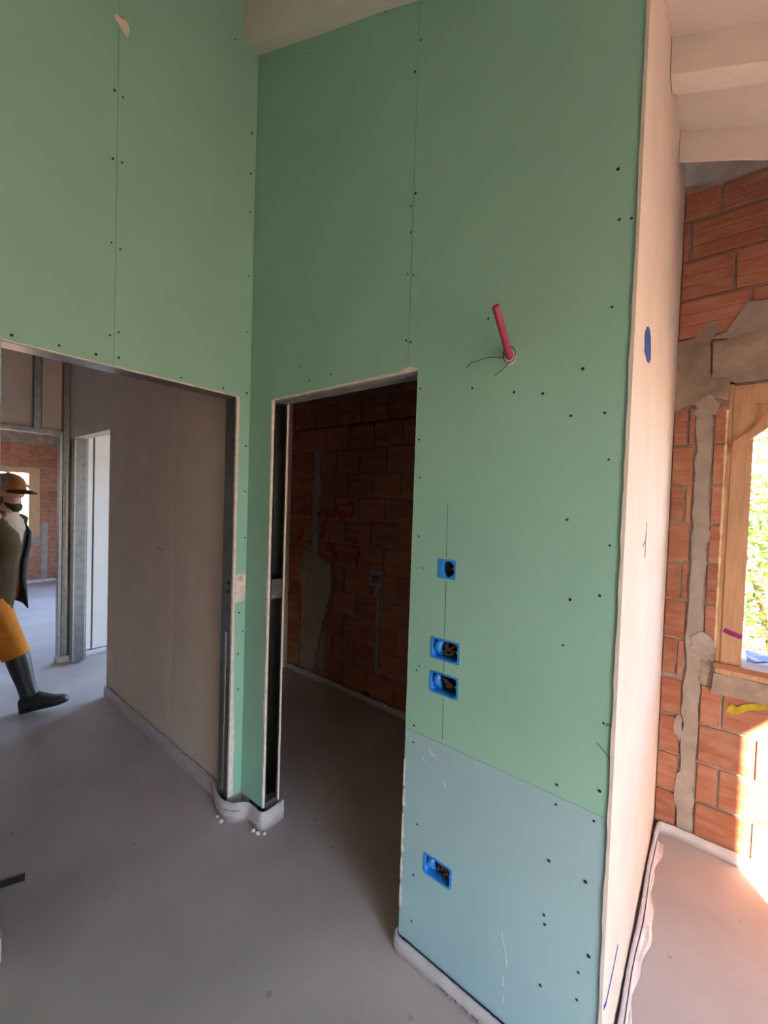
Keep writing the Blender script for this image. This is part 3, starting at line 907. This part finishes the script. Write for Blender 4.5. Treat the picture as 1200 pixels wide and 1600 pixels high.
def glyph_band(path, i0, i1, z0, z1, off):
    """row of worn printed strokes on a strip (not legible in the photograph)"""
    mb = MB()
    n = len(path)
    for i in range(i0, i1):
        if random.random() < 0.18:
            continue
        p, q = path[i], path[min(i + 1, n - 1)]
        t = (q - p)
        L = t.length
        t.normalize()
        nn = Vector((t.y, -t.x, 0)) * off
        for s in range(2):
            a = p + t * L * (0.1 + 0.45 * s) + nn
            w = t * L * random.uniform(0.12, 0.3)
            za = z0 + random.uniform(0, 0.3) * (z1 - z0)
            zb = z1 - random.uniform(0, 0.3) * (z1 - z0)
            mb.prism([a + Vector((0, 0, za)), a + w + Vector((0, 0, za)), a + w + Vector((0, 0, zb)), a + Vector((0, 0, zb))], nn.normalized() * 0.0008)
    return mb


pil = spline([(-0.16, -0.058, 0), (-0.11, -0.074, 0), (-0.05, -0.088, 0), (0.005, -0.086, 0), (0.045, -0.066, 0), (0.07, -0.035, 0), (0.10, -0.016, 0), (0.15, -0.014, 0), (0.19, -0.014, 0), (0.207, 0.0, 0), (0.209, 0.05, 0), (0.207, 0.11, 0)], 6)
b1 = ribbon(pil, 0.007, 0.0, 0.095, 0.0015).build('baseboard_pillar', 'strip', smooth=True)
struct(b1, 'wavy white foam edge strip wrapped around the green pillar foot', 'edge strip')
stuff(glyph_band(pil, 18, 30, 0.054, 0.064, 0.0108).build('strip_print', 'print', b1))
for z in (0.032, 0.074):
    rings = []
    for p, q in zip(pil[6:-2], pil[7:-1]):
        t = (q - p).normalized()
        nn = Vector((t.y, -t.x, 0))
        a = p + nn * 0.0085
        rings.append([a + Vector((0, 0, z)), a + nn * 0.0022 + Vector((0, 0, z + 0.002)), a + Vector((0, 0, z + 0.006))])
    MB().rings(rings).build('strip_rib', 'strip', b1)
crumbs = MB()
for (x, y) in [(-0.04, -0.105), (0.0, -0.108), (0.17, -0.035), (0.20, -0.03), (0.225, -0.012)]:
    r = random.uniform(0.008, 0.014)
    crumbs.rings([[(x + r * s * math.cos(a) * random.uniform(.7, 1.2), y + r * s * math.sin(a) * random.uniform(.7, 1.2), z) for a in [k * math.pi / 3.5 for k in range(7)]] for s, z in ((1, 0.0), (0.8, 0.006), (0.3, 0.009))])
stuff(crumbs.build('mortar_crumbs', 'gypsum', b1))

fa = spline([(DX1 - 0.002, 0.10, 0), (DX1 - 0.006, 0.02, 0), (DX1 + 0.002, -0.008, 0), (1.12, -0.009, 0), (1.3, -0.010, 0), (1.5, -0.009, 0), (XW, -0.010, 0)], 16)
b2 = ribbon(fa, 0.007, 0.0, 0.062, 0.0012).build('baseboard_front', 'strip', smooth=True)
struct(b2, 'pale lilac foam edge strip along the foot of the bluish board', 'edge strip')
stuff(glyph_band(fa, 55, 68, 0.012, 0.026, 0.0108).build('strip_print', 'print', b2))

b3 = ribbon(spline([(-0.10, YG - 0.006, 0), (-0.5, YG - 0.007, 0), (-1.0, YG - 0.006, 0), (-1.5, YG - 0.007, 0), (GD1, YG - 0.006, 0)][::-1], 14), 0.009, 0.0, 0.088, 0.006).build('baseboard_hall', 'strip')
struct(b3, 'dirty white foam edge strip along the grey hall wall', 'edge strip')

bo = spline([(XW + 0.012, 1.18, 0), (XW + 0.02, 1.27, 0), (XW + 0.055, YB - 0.014, 0), (1.85, YB - 0.012, 0), (2.2, YB - 0.012, 0), (XR, YB - 0.012, 0)], 10)
b4 = ribbon(bo, 0.009, 0.0, 0.060, 0.0015).build('baseboard_outer', 'strip', smooth=True)
struct(b4, 'white foam edge strip under the red brick wall by the window', 'edge strip')

b5 = ribbon(spline([(XE + 0.008, YB, 0), (XE + 0.008, 0.6, 0), (XE + 0.009, 0.168, 0), (XE + 0.01, 0.05, 0), (XE + 0.02, -0.02, 0), (XE + 0.008, -0.10, 0), (XE - 0.05, -0.115, 0)][::-1], 10), 0.010, 0.0, 0.065, 0.002).build('baseboard_hall_end', 'strip', smooth=True)
struct(b5, 'white foam edge strip at the foot of the hall end studs', 'edge strip')
b6 = ribbon(spline([(0.008, -4.19, 0), (0.008, -2.5, 0), (0.008, -1.2, 0), (0.009, OY0 - 0.02, 0), (0.0, OY0 + 0.012, 0), (-0.06, OY0 + 0.014, 0), (-0.11, OY0 + 0.008, 0)][::-1], 10), 0.010, 0.0, 0.082, 0.002).build('baseboard_left', 'strip', smooth=True)
struct(b6, 'white foam edge strip at the foot of the hall opening jamb away from the pillar', 'edge strip')
b7 = ribbon(spline([(-1.3, YB - 0.012, 0), (0, YB - 0.012, 0), (XW - 0.1, YB - 0.012, 0)], 16), 0.009, 0.0, 0.05, 0.006).build('baseboard_store', 'strip')
struct(b7, 'dusty foam edge strip under the brick wall of the dark room', 'edge strip')
b8 = ribbon(spline([(XF + 0.012, YB, 0), (XF + 0.012, 0, 0), (XF + 0.012, -3.4, 0)], 14)[::-1], 0.012, 0.0, 0.05, 0.003).build('baseboard_far', 'strip')
struct(b8, 'white foam edge strip under the far brick wall', 'edge strip')

# crumpled film strip at the foot of the white partition
pa = spline([(XW + 0.010, 0.0, 0), (XW + 0.014, 0.2, 0), (XW + 0.010, 0.45, 0), (XW + 0.016, 0.7, 0), (XW + 0.012, 0.95, 0), (XW + 0.016, 1.2, 0)], 9)
b9 = ribbon(pa, 0.006, 0.0, 0.045, 0.006, 0.5).build('baseboard_partition', 'strip')
struct(b9, 'thin foam edge strip along the foot of the white partition', 'edge strip')
mb = MB()
rings = []
for i, p in enumerate(pa):
    w = 0.020 + 0.010 * math.sin(i * 0.31) + 0.004 * math.sin(i * 1.1)
    h = [0.004 + 0.004 * math.sin(i * 0.53 + q) for q in range(3)]
    rings.append([(p.x + 0.012, p.y, 0.020 + 0.006 * math.sin(i * 0.4)), (p.x + 0.012 + w * 0.35, p.y, 0.004 + h[0]), (p.x + 0.012 + w * 0.7, p.y, 0.003 + h[1]), (p.x + 0.012 + w, p.y, 0.002 + h[2] * 0.4)])
mb.rings(rings, cap=False, closed=False)
fl = mb.build('film_strip', 'film')
fl.modifiers.new('thick', 'SOLIDIFY').thickness = 0.0012
tag(fl, 'crumpled shiny plastic film strip on floor along white partition', 'plastic film')

# ------------------------------------------------------------------ blue flush boxes in the green wall


def junction_box(bx, label, cable_m, single=False):
    x0, x1, z0, z1 = bx
    cx, cz = (x0 + x1) / 2, (z0 + z1) / 2
    w, h = (x1 - x0) / 2, (z1 - z0) / 2
    root = empty('junction_box', (cx, 0, cz))
    tag(root, label, 'electrical box', group='blue flush boxes in the green wall')

    def rr(wx, hz, r, y, n=5):
        pts = []
        for (sx, sz, a0) in ((1, 1, 0), (-1, 1, 90), (-1, -1, 180), (1, -1, 270)):
            for k in range(n):
                a = math.radians(a0 + 90 * k / (n - 1))
                pts.append((sx * (wx - r) + r * math.cos(a), y, sz * (hz - r) + r * math.sin(a)))
        return pts
    if single:
        # round cup behind a square blue rim
        inner = [(0.024 * math.cos(2 * math.pi * k / 20 + math.pi / 20) + 0.006, 0.0, 0.027 * math.sin(2 * math.pi * k / 20 + math.pi / 20)) for k in range(20)]
        sq = rr(w + 0.001, h + 0.001, 0.010, -0.001)
        sqb = rr(w + 0.001, h + 0.001, 0.010, 0.01)
        mb = MB()
        mb.rings([sqb, sq, [(p[0], -0.001, p[2]) for p in inner], [(p[0] * 0.95, 0.045, p[2] * 0.95) for p in inner]], cap=False)
        n0 = len(mb.v)
        mb.f.append(tuple(range(n0 - 20, n0)))
    else:
        mb = MB()
        mb.rings([rr(w + 0.001, h + 0.001, 0.012, 0.01), rr(w + 0.001, h + 0.001, 0.012, -0.001), rr(w - 0.006, h - 0.005, 0.010, -0.001), rr(w - 0.008, h - 0.007, 0.010, 0.045)], cap=False)
        n0 = len(mb.v)
        mb.f.append(tuple(range(n0 - 20, n0)))
    mb.build('box_body', 'bluebox', root)
    # screw lugs and fixing screw
    for (sx, sz) in ((1, 0.1), (-1, -0.1)):
        lug = MB()
        lug.rings([[(sx * (w - 0.009) + 0.004 * math.cos(a), y, sz * h + 0.004 * math.sin(a)) for a in [k * math.pi / 4 for k in range(8)]] for y in (0.006, 0.002)])
        lug.build('lug_screw', 'metal', root)
    # flexible conduit ends and coiled cables filling the box
    if not single:
        c = MB()
        path = spline([(-w + 0.024, 0.04, -h + 0.008), (-w + 0.021, 0.018, -0.004), (-w + 0.024, 0.014, h * 0.35), (-w + 0.03, 0.035, h - 0.012)], 6)
        c.tube(path, [0.0125 + 0.0012 * (k % 2) for k in range(len(path))], 10)
        c.build('conduit_end', 'bluebox', root, smooth=True)
    for k in range(5):
        pts = []
        for q in range(5):
            pts.append((random.uniform(-w * 0.25, w * 0.8), random.uniform(0.008, 0.03), random.uniform(-h * 0.72, h * 0.72)))
        MB().tube(spline(pts, 5), 0.0035 if k < 4 else 0.0028, 6).build('cable', 'cable' if k % 3 else cable_m, root, smooth=True)
    back = MB().box(-w * 0.35 if not single else -0.012, w * 0.86, 0.030, 0.040, -h * 0.80, h * 0.80).build('cable_bundle', 'cable', root)
    return root


junction_box(BOXES[0], 'small square blue flush box, topmost in the column on the green wall', 'cable', True)
junction_box(BOXES[1], 'wide blue flush box just below the small square one', 'cable_brown')
junction_box(BOXES[2], 'wide blue flush box, lower of the close pair above the board joint', 'cable_brown')
junction_box(BOXES[3], 'wide blue flush box low down in the bluish lower board', 'cable_brown')

# box in the dark room's brick wall
jb = empty('wall_box', (-0.205, YB - 0.012, 1.005))
tag(jb, 'small wall box with cables set in the dark room brick', 'electrical box')
MB().rings([[(-0.045, 0, -0.04), (0.045, 0, -0.04), (0.045, 0, 0.04), (-0.045, 0, 0.04)], [(-0.045, -0.012, -0.04), (0.045, -0.012, -0.04), (0.045, -0.012, 0.04), (-0.045, -0.012, 0.04)],
            [(-0.036, -0.012, -0.031), (0.036, -0.012, -0.031), (0.036, -0.012, 0.031), (-0.036, -0.012, 0.031)], [(-0.036, -0.001, -0.031), (0.036, -0.001, -0.031), (0.036, -0.001, 0.031), (-0.036, -0.001, 0.031)]], cap=False).build('box_body', 'cement', jb)
for k in range(3):
    MB().tube([(-0.03, -0.004, -0.022 + 0.018 * k), (0.0, -0.012, -0.014 + 0.018 * k), (0.03, -0.004, -0.006 + 0.018 * k)], 0.005, 6).build('cable', 'bark' if k else 'capmesh', jb, smooth=True)

# ------------------------------------------------------------------ pink conduit with tie wire
pc = empty('conduit_pipe', (1.352, 0.0, 2.07))
tag(pc, 'short pink plastic conduit sticking out of the green wall', 'conduit')
path = spline([(0.002, 0.012, -0.010), (0.003, -0.016, 0.004), (0.007, -0.05, 0.026), (0.009, -0.09, 0.056), (0.010, -0.132, 0.092)], 7)
rad = 0.0105
t = MB()
rings = []
last = None
for i, p in enumerate(path):
    tv = (path[min(i + 1, len(path) - 1)] - path[max(i - 1, 0)]).normalized()
    a = tv.cross(Vector((1, 0, 0))).normalized()
    b = tv.cross(a)
    rings.append([p + (a * math.cos(k * math.pi / 8) + b * math.sin(k * math.pi / 8)) * rad for k in range(16)])
tip = rings[-1]
pc_c = path[-1]
rings.append([pc_c + (q - pc_c) * 0.72 for q in tip])
rings.append([pc_c + (q - pc_c) * 0.70 - (path[-1] - path[-4]) * 1.0 for q in tip])
t.rings(rings, cap=False)
t.build('pipe', 'pink', pc, smooth=True)
MB().prism([(x, 0.0004, z) for x, z in blob_poly(0.003, -0.008, 0.018, 0.021, 14, 0.15)], (0, -0.0016, 0)).build('broken_board_rim', 'gypsum', pc)
tw = empty('tie_wire', (1.352, 0.0, 2.07))
tag(tw, 'thin dark green tie wire looped around the pink conduit', 'wire')
loop = [(0.019 * math.cos(a) + 0.004, -0.010 - 0.004 * math.sin(a), 0.024 * math.sin(a) - 0.002) for a in [math.radians(d) for d in range(-110, 251, 24)]]
MB().tube(loop, 0.0016, 6).build('wire_loop', 'wire', tw, smooth=True)
MB().tube(spline([(-0.014, -0.012, -0.008), (-0.05, -0.030, -0.006), (-0.09, -0.04, -0.014), (-0.105, -0.043, -0.018), (-0.116, -0.046, -0.030)], 5), 0.0015, 6).build('wire_end', 'wire', tw, smooth=True)
MB().tube(spline([(0.008, -0.012, -0.024), (-0.004, -0.022, -0.042), (-0.016, -0.028, -0.054), (-0.032, -0.032, -0.066)], 5), 0.0015, 6).build('wire_end', 'wire', tw, smooth=True)

# ------------------------------------------------------------------ dark offcut on the hall floor
oc = MB()
oc.hexa([(-0.385, -0.885, 0.0), (-0.355, -0.892, 0.0), (-0.312, -0.800, 0.0), (-0.345, -0.793, 0.0), (-0.385, -0.885, 0.006), (-0.355, -0.892, 0.006), (-0.312, -0.800, 0.008), (-0.345, -0.793, 0.008)])
oc = oc.build('rubber_offcut', 'rubber')
tag(oc, 'flat black rubber offcut lying on the floor by the hall opening jamb', 'offcut')

# ------------------------------------------------------------------ the worker
PX, PY = -2.225, -0.648
PR = math.atan2(0.8, 0.6)


def ellipse(c, ax, ay, rx, ry, n=18, e=2.0):
    out = []
    for k in range(n):
        a = 2 * math.pi * k / n
        ca, sa = math.cos(a), math.sin(a)
        out.append(Vector(c) + ax * (rx * math.copysign(abs(ca) ** (2 / e), ca)) + ay * (ry * math.copysign(abs(sa) ** (2 / e), sa)))
    return out


def limb(pts, radii, n=16, flat=1.0):
    """tapered tube through joints"""
    path = spline(pts, 5)
    rr = []
    for i in range(len(radii) - 1):
        rr += [radii[i] + (radii[i + 1] - radii[i]) * k / 5 for k in range(5)]
    rr.append(radii[-1])
    return MB().tube(path, rr, n)


def skin_body():
    """one continuous body grown from a joint skeleton"""
    J = {
        'pelvis': ((0.0, 0, 0.93), 0.125), 'waist': ((0.02, 0, 1.08), 0.115), 'chest': ((0.045, 0, 1.26), 0.135), 'upper': ((0.05, 0, 1.38), 0.11),
        'neck': ((0.075, 0, 1.46), 0.052), 'jaw': ((0.10, 0, 1.52), 0.062), 'head': ((0.095, 0, 1.60), 0.085), 'crown': ((0.09, 0, 1.655), 0.075),
        'nose': ((0.185, 0, 1.565), 0.014), 'chin': ((0.155, 0, 1.495), 0.022),
        'ear_l': ((0.085, 0.085, 1.575), 0.012), 'ear_r': ((0.085, -0.085, 1.575), 0.012),
        'sh_l': ((0.04, 0.17, 1.385), 0.065), 'el_l': ((-0.05, 0.235, 1.11), 0.045), 'wr_l': ((-0.06, 0.235, 0.87), 0.03), 'pa_l': ((-0.055, 0.235, 0.80), 0.034),
        'sh_r': ((0.04, -0.17, 1.385), 0.065), 'el_r': ((-0.06, -0.235, 1.11), 0.045), 'wr_r': ((-0.03, -0.24, 0.875), 0.03), 'pa_r': ((-0.02, -0.24, 0.80), 0.034),
        'hip_r': ((0.01, -0.095, 0.90), 0.09), 'kn_r': ((0.165, -0.095, 0.50), 0.056), 'an_r': ((0.285, -0.095, 0.115), 0.032), 'he_r': ((0.275, -0.095, 0.06), 0.022), 'to_r': ((0.40, -0.095, 0.062), 0.014),
        'hip_l': ((-0.01, 0.095, 0.90), 0.09), 'kn_l': ((-0.10, 0.095, 0.49), 0.058), 'an_l': ((-0.42, 0.095, 0.215), 0.032), 'he_l': ((-0.44, 0.095, 0.175), 0.022), 'to_l': ((-0.36, 0.095, 0.085), 0.014),
    }
    E = [('pelvis', 'waist'), ('waist', 'chest'), ('chest', 'upper'), ('upper', 'neck'), ('neck', 'jaw'), ('jaw', 'head'), ('head', 'crown'), ('head', 'nose'), ('jaw', 'chin'), ('head', 'ear_l'), ('head', 'ear_r'),
         ('upper', 'sh_l'), ('sh_l', 'el_l'), ('el_l', 'wr_l'), ('wr_l', 'pa_l'), ('upper', 'sh_r'), ('sh_r', 'el_r'), ('el_r', 'wr_r'), ('wr_r', 'pa_r'),
         ('pelvis', 'hip_r'), ('hip_r', 'kn_r'), ('kn_r', 'an_r'), ('an_r', 'he_r'), ('an_r', 'to_r'), ('pelvis', 'hip_l'), ('hip_l', 'kn_l'), ('kn_l', 'an_l'), ('an_l', 'he_l'), ('an_l', 'to_l')]
    for s, sg in (('l', 1), ('r', -1)):
        base = Vector(J['pa_' + s][0])
        d = (base - Vector(J['wr_' + s][0])).normalized()
        side = Vector((0.6, -0.4 * sg, 0)).normalized()
        for f, (o, ln) in enumerate(((-0.024, 0.062), (-0.008, 0.075), (0.008, 0.070), (0.023, 0.055))):
            a = base + side * o + d * 0.03
            b = a + d * ln * 0.6
            c = b + d * ln * 0.45 + Vector((0, -0.02 * sg, 0))
            for nm, p in ((f'f{f}a_{s}', a), (f'f{f}b_{s}', b), (f'f{f}c_{s}', c)):
                J[nm] = (tuple(p), 0.0085)
            E += [('pa_' + s, f'f{f}a_{s}'), (f'f{f}a_{s}', f'f{f}b_{s}'), (f'f{f}b_{s}', f'f{f}c_{s}')]
        a = base + side * 0.035
        b = a + d * 0.035 + side * 0.02
        J['ta_' + s] = (tuple(a), 0.010)
        J['tb_' + s] = (tuple(b), 0.0085)
        E += [('pa_' + s, 'ta_' + s), ('ta_' + s, 'tb_' + s)]
    keys = list(J)
    me = bpy.data.meshes.new('person')
    me.from_pydata([J[k][0] for k in keys], [(keys.index(a), keys.index(b)) for a, b in E], [])
    me.materials.append(M['skin'])
    o = bpy.data.objects.new('person', me)
    COL.objects.link(o)
    o.modifiers.new('skin', 'SKIN')
    lay_ = me.skin_vertices[0].data
    for i, k in enumerate(keys):
        r = J[k][1]
        lay_[i].radius = (r, r)
        lay_[i].use_root = (k == 'pelvis')
    sb = o.modifiers.new('smooth', 'SUBSURF')
    sb.levels = sb.render_levels = 2
    dg = bpy.context.evaluated_depsgraph_get()
    m2 = bpy.data.meshes.new_from_object(o.evaluated_get(dg))
    o.modifiers.clear()
    o.data = m2
    for p in m2.polygons:
        p.use_smooth = True
    if not m2.materials:
        m2.materials.append(M['skin'])
    return o


person = skin_body()
person.location = (PX, PY, 0)
person.rotation_euler = (0, 0, PR)
tag(person, 'walking worker in brown cap, olive jacket, orange trousers and black rubber boots', 'person')

X_, Y_ = Vector((1, 0, 0)), Vector((0, 1, 0))
# face details
for sy in (1, -1):
    MB().rings([ellipse((0.160 + d, 0.030 * sy, 1.585), Y_, Vector((0, 0, 1)), 0.013 * s, 0.007 * s, 10) for d, s in ((-0.01, 1), (0.008, 0.8), (0.012, 0.2))]).build('eye', 'hair', person, smooth=True)
MB().rings([ellipse((cx, 0, z), X_, Y_, rx, ry, 16) for z, cx, rx, ry in ((1.455, 0.125, 0.025, 0.025), (1.464, 0.122, 0.046, 0.042), (1.484, 0.117, 0.058, 0.056), (1.508, 0.113, 0.061, 0.061), (1.524, 0.100, 0.050, 0.062))]).build('beard', 'hair', person, smooth=True)
MB().rings([ellipse((0.055, 0, z), X_, Y_, rx, ry, 18) for z, rx, ry in ((1.50, 0.035, 0.055), (1.53, 0.062, 0.08), (1.58, 0.070, 0.092), (1.64, 0.070, 0.092), (1.66, 0.04, 0.07))]).build('hair', 'hair', person, smooth=True)
# shirt
MB().rings([ellipse((cx, 0, z), X_, Y_, rx, ry, 20, 2.3) for z, cx, rx, ry in ((0.90, 0.01, 0.125, 0.165), (1.05, 0.022, 0.125, 0.16), (1.2, 0.042, 0.138, 0.172), (1.33, 0.05, 0.13, 0.175), (1.40, 0.055, 0.10, 0.14), (1.445, 0.065, 0.068, 0.075), (1.465, 0.07, 0.062, 0.066))]).build('shirt', 'shirt', person, smooth=True)
# trousers: seat and two tapered legs in one garment
tr = MB()
tr.rings([ellipse((cx, 0, z), X_, Y_, rx, ry, 18, 2.4) for z, cx, rx, ry in ((0.80, 0.01, 0.11, 0.165), (0.88, 0.0, 0.135, 0.18), (0.97, 0.0, 0.135, 0.175), (1.02, 0.005, 0.125, 0.165))])
for mb in (limb([(0.01, -0.095, 0.92), (0.085, -0.095, 0.70), (0.165, -0.095, 0.50), (0.198, -0.095, 0.415)], [0.108, 0.096, 0.084, 0.082]), limb([(-0.01, 0.095, 0.92), (-0.05, 0.095, 0.70), (-0.10, 0.095, 0.50), (-0.20, 0.095, 0.40)], [0.108, 0.098, 0.085, 0.088])):
    tr.add(mb.v, mb.f)
tr.build('trousers', 'orange', person, smooth=True)


def boot(knee, ankle, heel, toe, y):
    """rubber boot: shaft tapering to the ankle, foot with a heel and a rounded toe"""
    k, a, h, t = (Vector((p[0], y, p[1])) for p in (knee, ankle, heel, toe))
    b = MB()
    sh = (k - a).normalized()
    fw = (t - h).normalized()
    up = Vector((-fw.z, 0, fw.x))
    rings = []
    perp = Vector((sh.z, 0, -sh.x))
    for s, rx, ry in ((1.0, 0.072, 0.070), (0.8, 0.070, 0.068), (0.55, 0.064, 0.062), (0.3, 0.055, 0.053), (0.08, 0.054, 0.050)):
        rings.append(ellipse(a + (k - a) * s, perp, Y_, rx, ry, 16))
    foot_l = (t - h).length
    mid = h + fw * foot_l * 0.28 + up * 0.055
    rings.append(ellipse(mid + up * 0.015 - fw * 0.015, (perp * 0.8 + fw * 0.3).normalized(), Y_, 0.066, 0.048, 16))
    b.rings(rings)
    f = []
    for s, w, hgt in ((-0.02, 0.020, 0.035), (0.03, 0.038, 0.10), (0.25, 0.043, 0.135), (0.42, 0.045, 0.118), (0.56, 0.046, 0.09), (0.72, 0.048, 0.062), (0.9, 0.042, 0.05), (0.98, 0.028, 0.038), (1.0, 0.012, 0.02)):
        c = h + fw * foot_l * s + up * (hgt * 0.5)
        f.append(ellipse(c, up, Y_, hgt * 0.5, w, 16, 2.8))
    b.rings(f)
    o = b.build('boot', 'rubber', person, smooth=True)
    s_ = MB()
    s_.rings([ellipse(h + fw * foot_l * q + up * 0.004, up, Y_, 0.008, w, 12, 4) for q, w in ((-0.02, 0.024), (0.03, 0.04), (0.28, 0.041), (0.5, 0.044), (0.74, 0.051), (0.9, 0.045), (1.0, 0.018))])
    s_.build('sole', 'rubber', o)
    return o


boot((0.192, 0.455), (0.285, 0.11), (0.235, 0.004), (0.525, 0.065), -0.095)
boot((-0.21, 0.40), (-0.42, 0.20), (-0.50, 0.17), (-0.285, 0.012), 0.095)

# jacket: open shell, collar, sleeves
jk = MB()
rings = []
for z, cx, rx, ry, gap in ((0.76, 0.0, 0.185, 0.215, 24), (0.86, 0.0, 0.178, 0.212, 16), (0.98, 0.005, 0.165, 0.205, 10), (1.10, 0.02, 0.158, 0.20, 9), (1.22, 0.035, 0.165, 0.208, 8), (1.32, 0.042, 0.158, 0.212, 17), (1.39, 0.045, 0.125, 0.185, 34), (1.435, 0.055, 0.09, 0.115, 40), (1.475, 0.055, 0.078, 0.085, 46)):
    ring = []
    for k in range(25):
        a = math.radians(gap + (360 - 2 * gap) * k / 24)
        wob = 1 + 0.02 * math.sin(5 * a + z * 9)
        ring.append(Vector((cx + rx * math.cos(a) * wob, ry * math.sin(a) * wob, z - 0.02 * math.cos(a))))
    rings.append(ring)
jk.rings(rings, cap=False, closed=False)
jacket = jk.build('jacket', 'olive', person, smooth=True)
jacket.data.materials.append(M['lining'])
so = jacket.modifiers.new('thick', 'SOLIDIFY')
so.thickness = 0.014
so.offset = -1
so.material_offset = 1
so.material_offset_rim = 1
# dark front facing of the far flap, folded back
mb = MB()
rings = []
for z, cx, rx, ry, gap in ((0.74, 0.0, 0.195, 0.22, 22), (0.86, 0.0, 0.185, 0.217, 12), (0.98, 0.005, 0.172, 0.21, 4), (1.10, 0.02, 0.165, 0.205, 2), (1.22, 0.035, 0.172, 0.213, 3), (1.32, 0.042, 0.165, 0.217, 11), (1.40, 0.05, 0.122, 0.17, 30)):
    rings.append([Vector((cx + rx * math.cos(math.radians(gap + d)), ry * math.sin(math.radians(gap + d)), z - 0.02)) for d in (0, 9, 18, 28)])
mb.rings(rings, cap=False, closed=False)
fp = mb.build('jacket_facing', 'lining', person, smooth=True)
fp.modifiers.new('thick', 'SOLIDIFY').thickness = 0.008
for sg, pts in ((-1, [(0.04, -0.165, 1.40), (0.0, -0.215, 1.27), (-0.06, -0.238, 1.11), (-0.045, -0.243, 0.98), (-0.03, -0.24, 0.885)]), (1, [(0.04, 0.165, 1.40), (0.0, 0.215, 1.27), (-0.05, 0.237, 1.11), (-0.055, 0.238, 0.98), (-0.06, 0.236, 0.885)])):
    limb(pts, [0.085, 0.078, 0.066, 0.06, 0.052]).build('sleeve', 'olive', person, smooth=True)
# cap: mesh back, brown front, dark brim
dome = lambda a0, a1: [[Vector((0.088 + 0.106 * math.cos(math.radians(a)) * s, 0.094 * math.sin(math.radians(a)) * s, z)) for a in [a0 + (a1 - a0) * k / 14 for k in range(15)]] for z, s in ((1.612, 1.0), (1.64, 1.01), (1.672, 0.97), (1.70, 0.85), (1.722, 0.62), (1.735, 0.33), (1.738, 0.02))]
MB().rings(dome(62, 298), cap=False, closed=False).build('cap_back', 'capmesh', person, smooth=True)
MB().rings(dome(-63, 63), cap=False, closed=False).build('cap_front', 'capbrown', person, smooth=True)
br = MB()
pts_o = [(0.088 + 0.10 * math.cos(math.radians(a)) + 0.085 * math.cos(math.radians(a * 0.9)) ** 2, 0.088 * math.sin(math.radians(a)), 1.618 - 0.018 * abs(math.sin(math.radians(a))) - 0.022 * math.cos(math.radians(a))) for a in range(-75, 76, 10)]
pts_i = [(0.088 + 0.10 * math.cos(math.radians(a)), 0.09 * math.sin(math.radians(a)), 1.622) for a in range(-75, 76, 10)]
br.rings([pts_i, [((a[0] + b[0]) / 2, (a[1] + b[1]) / 2, (a[2] + b[2]) / 2 + 0.004) for a, b in zip(pts_i, pts_o)], pts_o], cap=False, closed=False)
brim = br.build('cap_brim', 'capbrim', person, smooth=True)
brim.modifiers.new('thick', 'SOLIDIFY').thickness = 0.005

# ------------------------------------------------------------------ shrubs outside the right window


def shrub(loc, h, r, n, label, seed):
    rnd = random.Random(seed)
    root = empty('shrub', loc)
    tag(root, label, 'shrub', group='sunlit shrubs outside the window')
    st = MB()
    for k in range(5):
        a = rnd.uniform(0, 6.28)
        st.tube([(0, 0, 0), (0.25 * r * math.cos(a), 0.25 * r * math.sin(a), h * 0.4), (0.6 * r * math.cos(a), 0.6 * r * math.sin(a), h * 0.8)], [0.04, 0.03, 0.012], 6)
    st.build('stem', 'bark', root)
    lf = MB()
    for _ in range(n):
        while True:
            p = Vector((rnd.uniform(-1, 1), rnd.uniform(-1, 1), rnd.uniform(-1, 1)))
            if 0.35 < p.length < 1:
                break
        c = Vector((p.x * r, p.y * r, h * 0.55 + p.z * h * 0.48))
        d = Vector((rnd.gauss(0, 1), rnd.gauss(0, 1), rnd.gauss(-0.3, 0.6))).normalized()
        s = d.cross(Vector((rnd.random(), rnd.random(), 1))).normalized()
        L, W = rnd.uniform(0.09, 0.17), rnd.uniform(0.022, 0.04)
        nn = d.cross(s) * 0.012
        lf.add([c, c + d * L * 0.5 + s * W - nn, c + d * L, c + d * L * 0.5 - s * W - nn], [(0, 1, 2), (0, 2, 3)])
    f = lf.build('foliage', 'leaf', root)
    stuff(f)
    return root


shrub((2.5, 5.3, -0.3), 2.5, 0.85, 1500, 'light green leafy shrub just outside the pine window', 1)
shrub((3.5, 8.2, -0.3), 4.2, 1.5, 2200, 'taller shrub farther off behind the first one', 2)
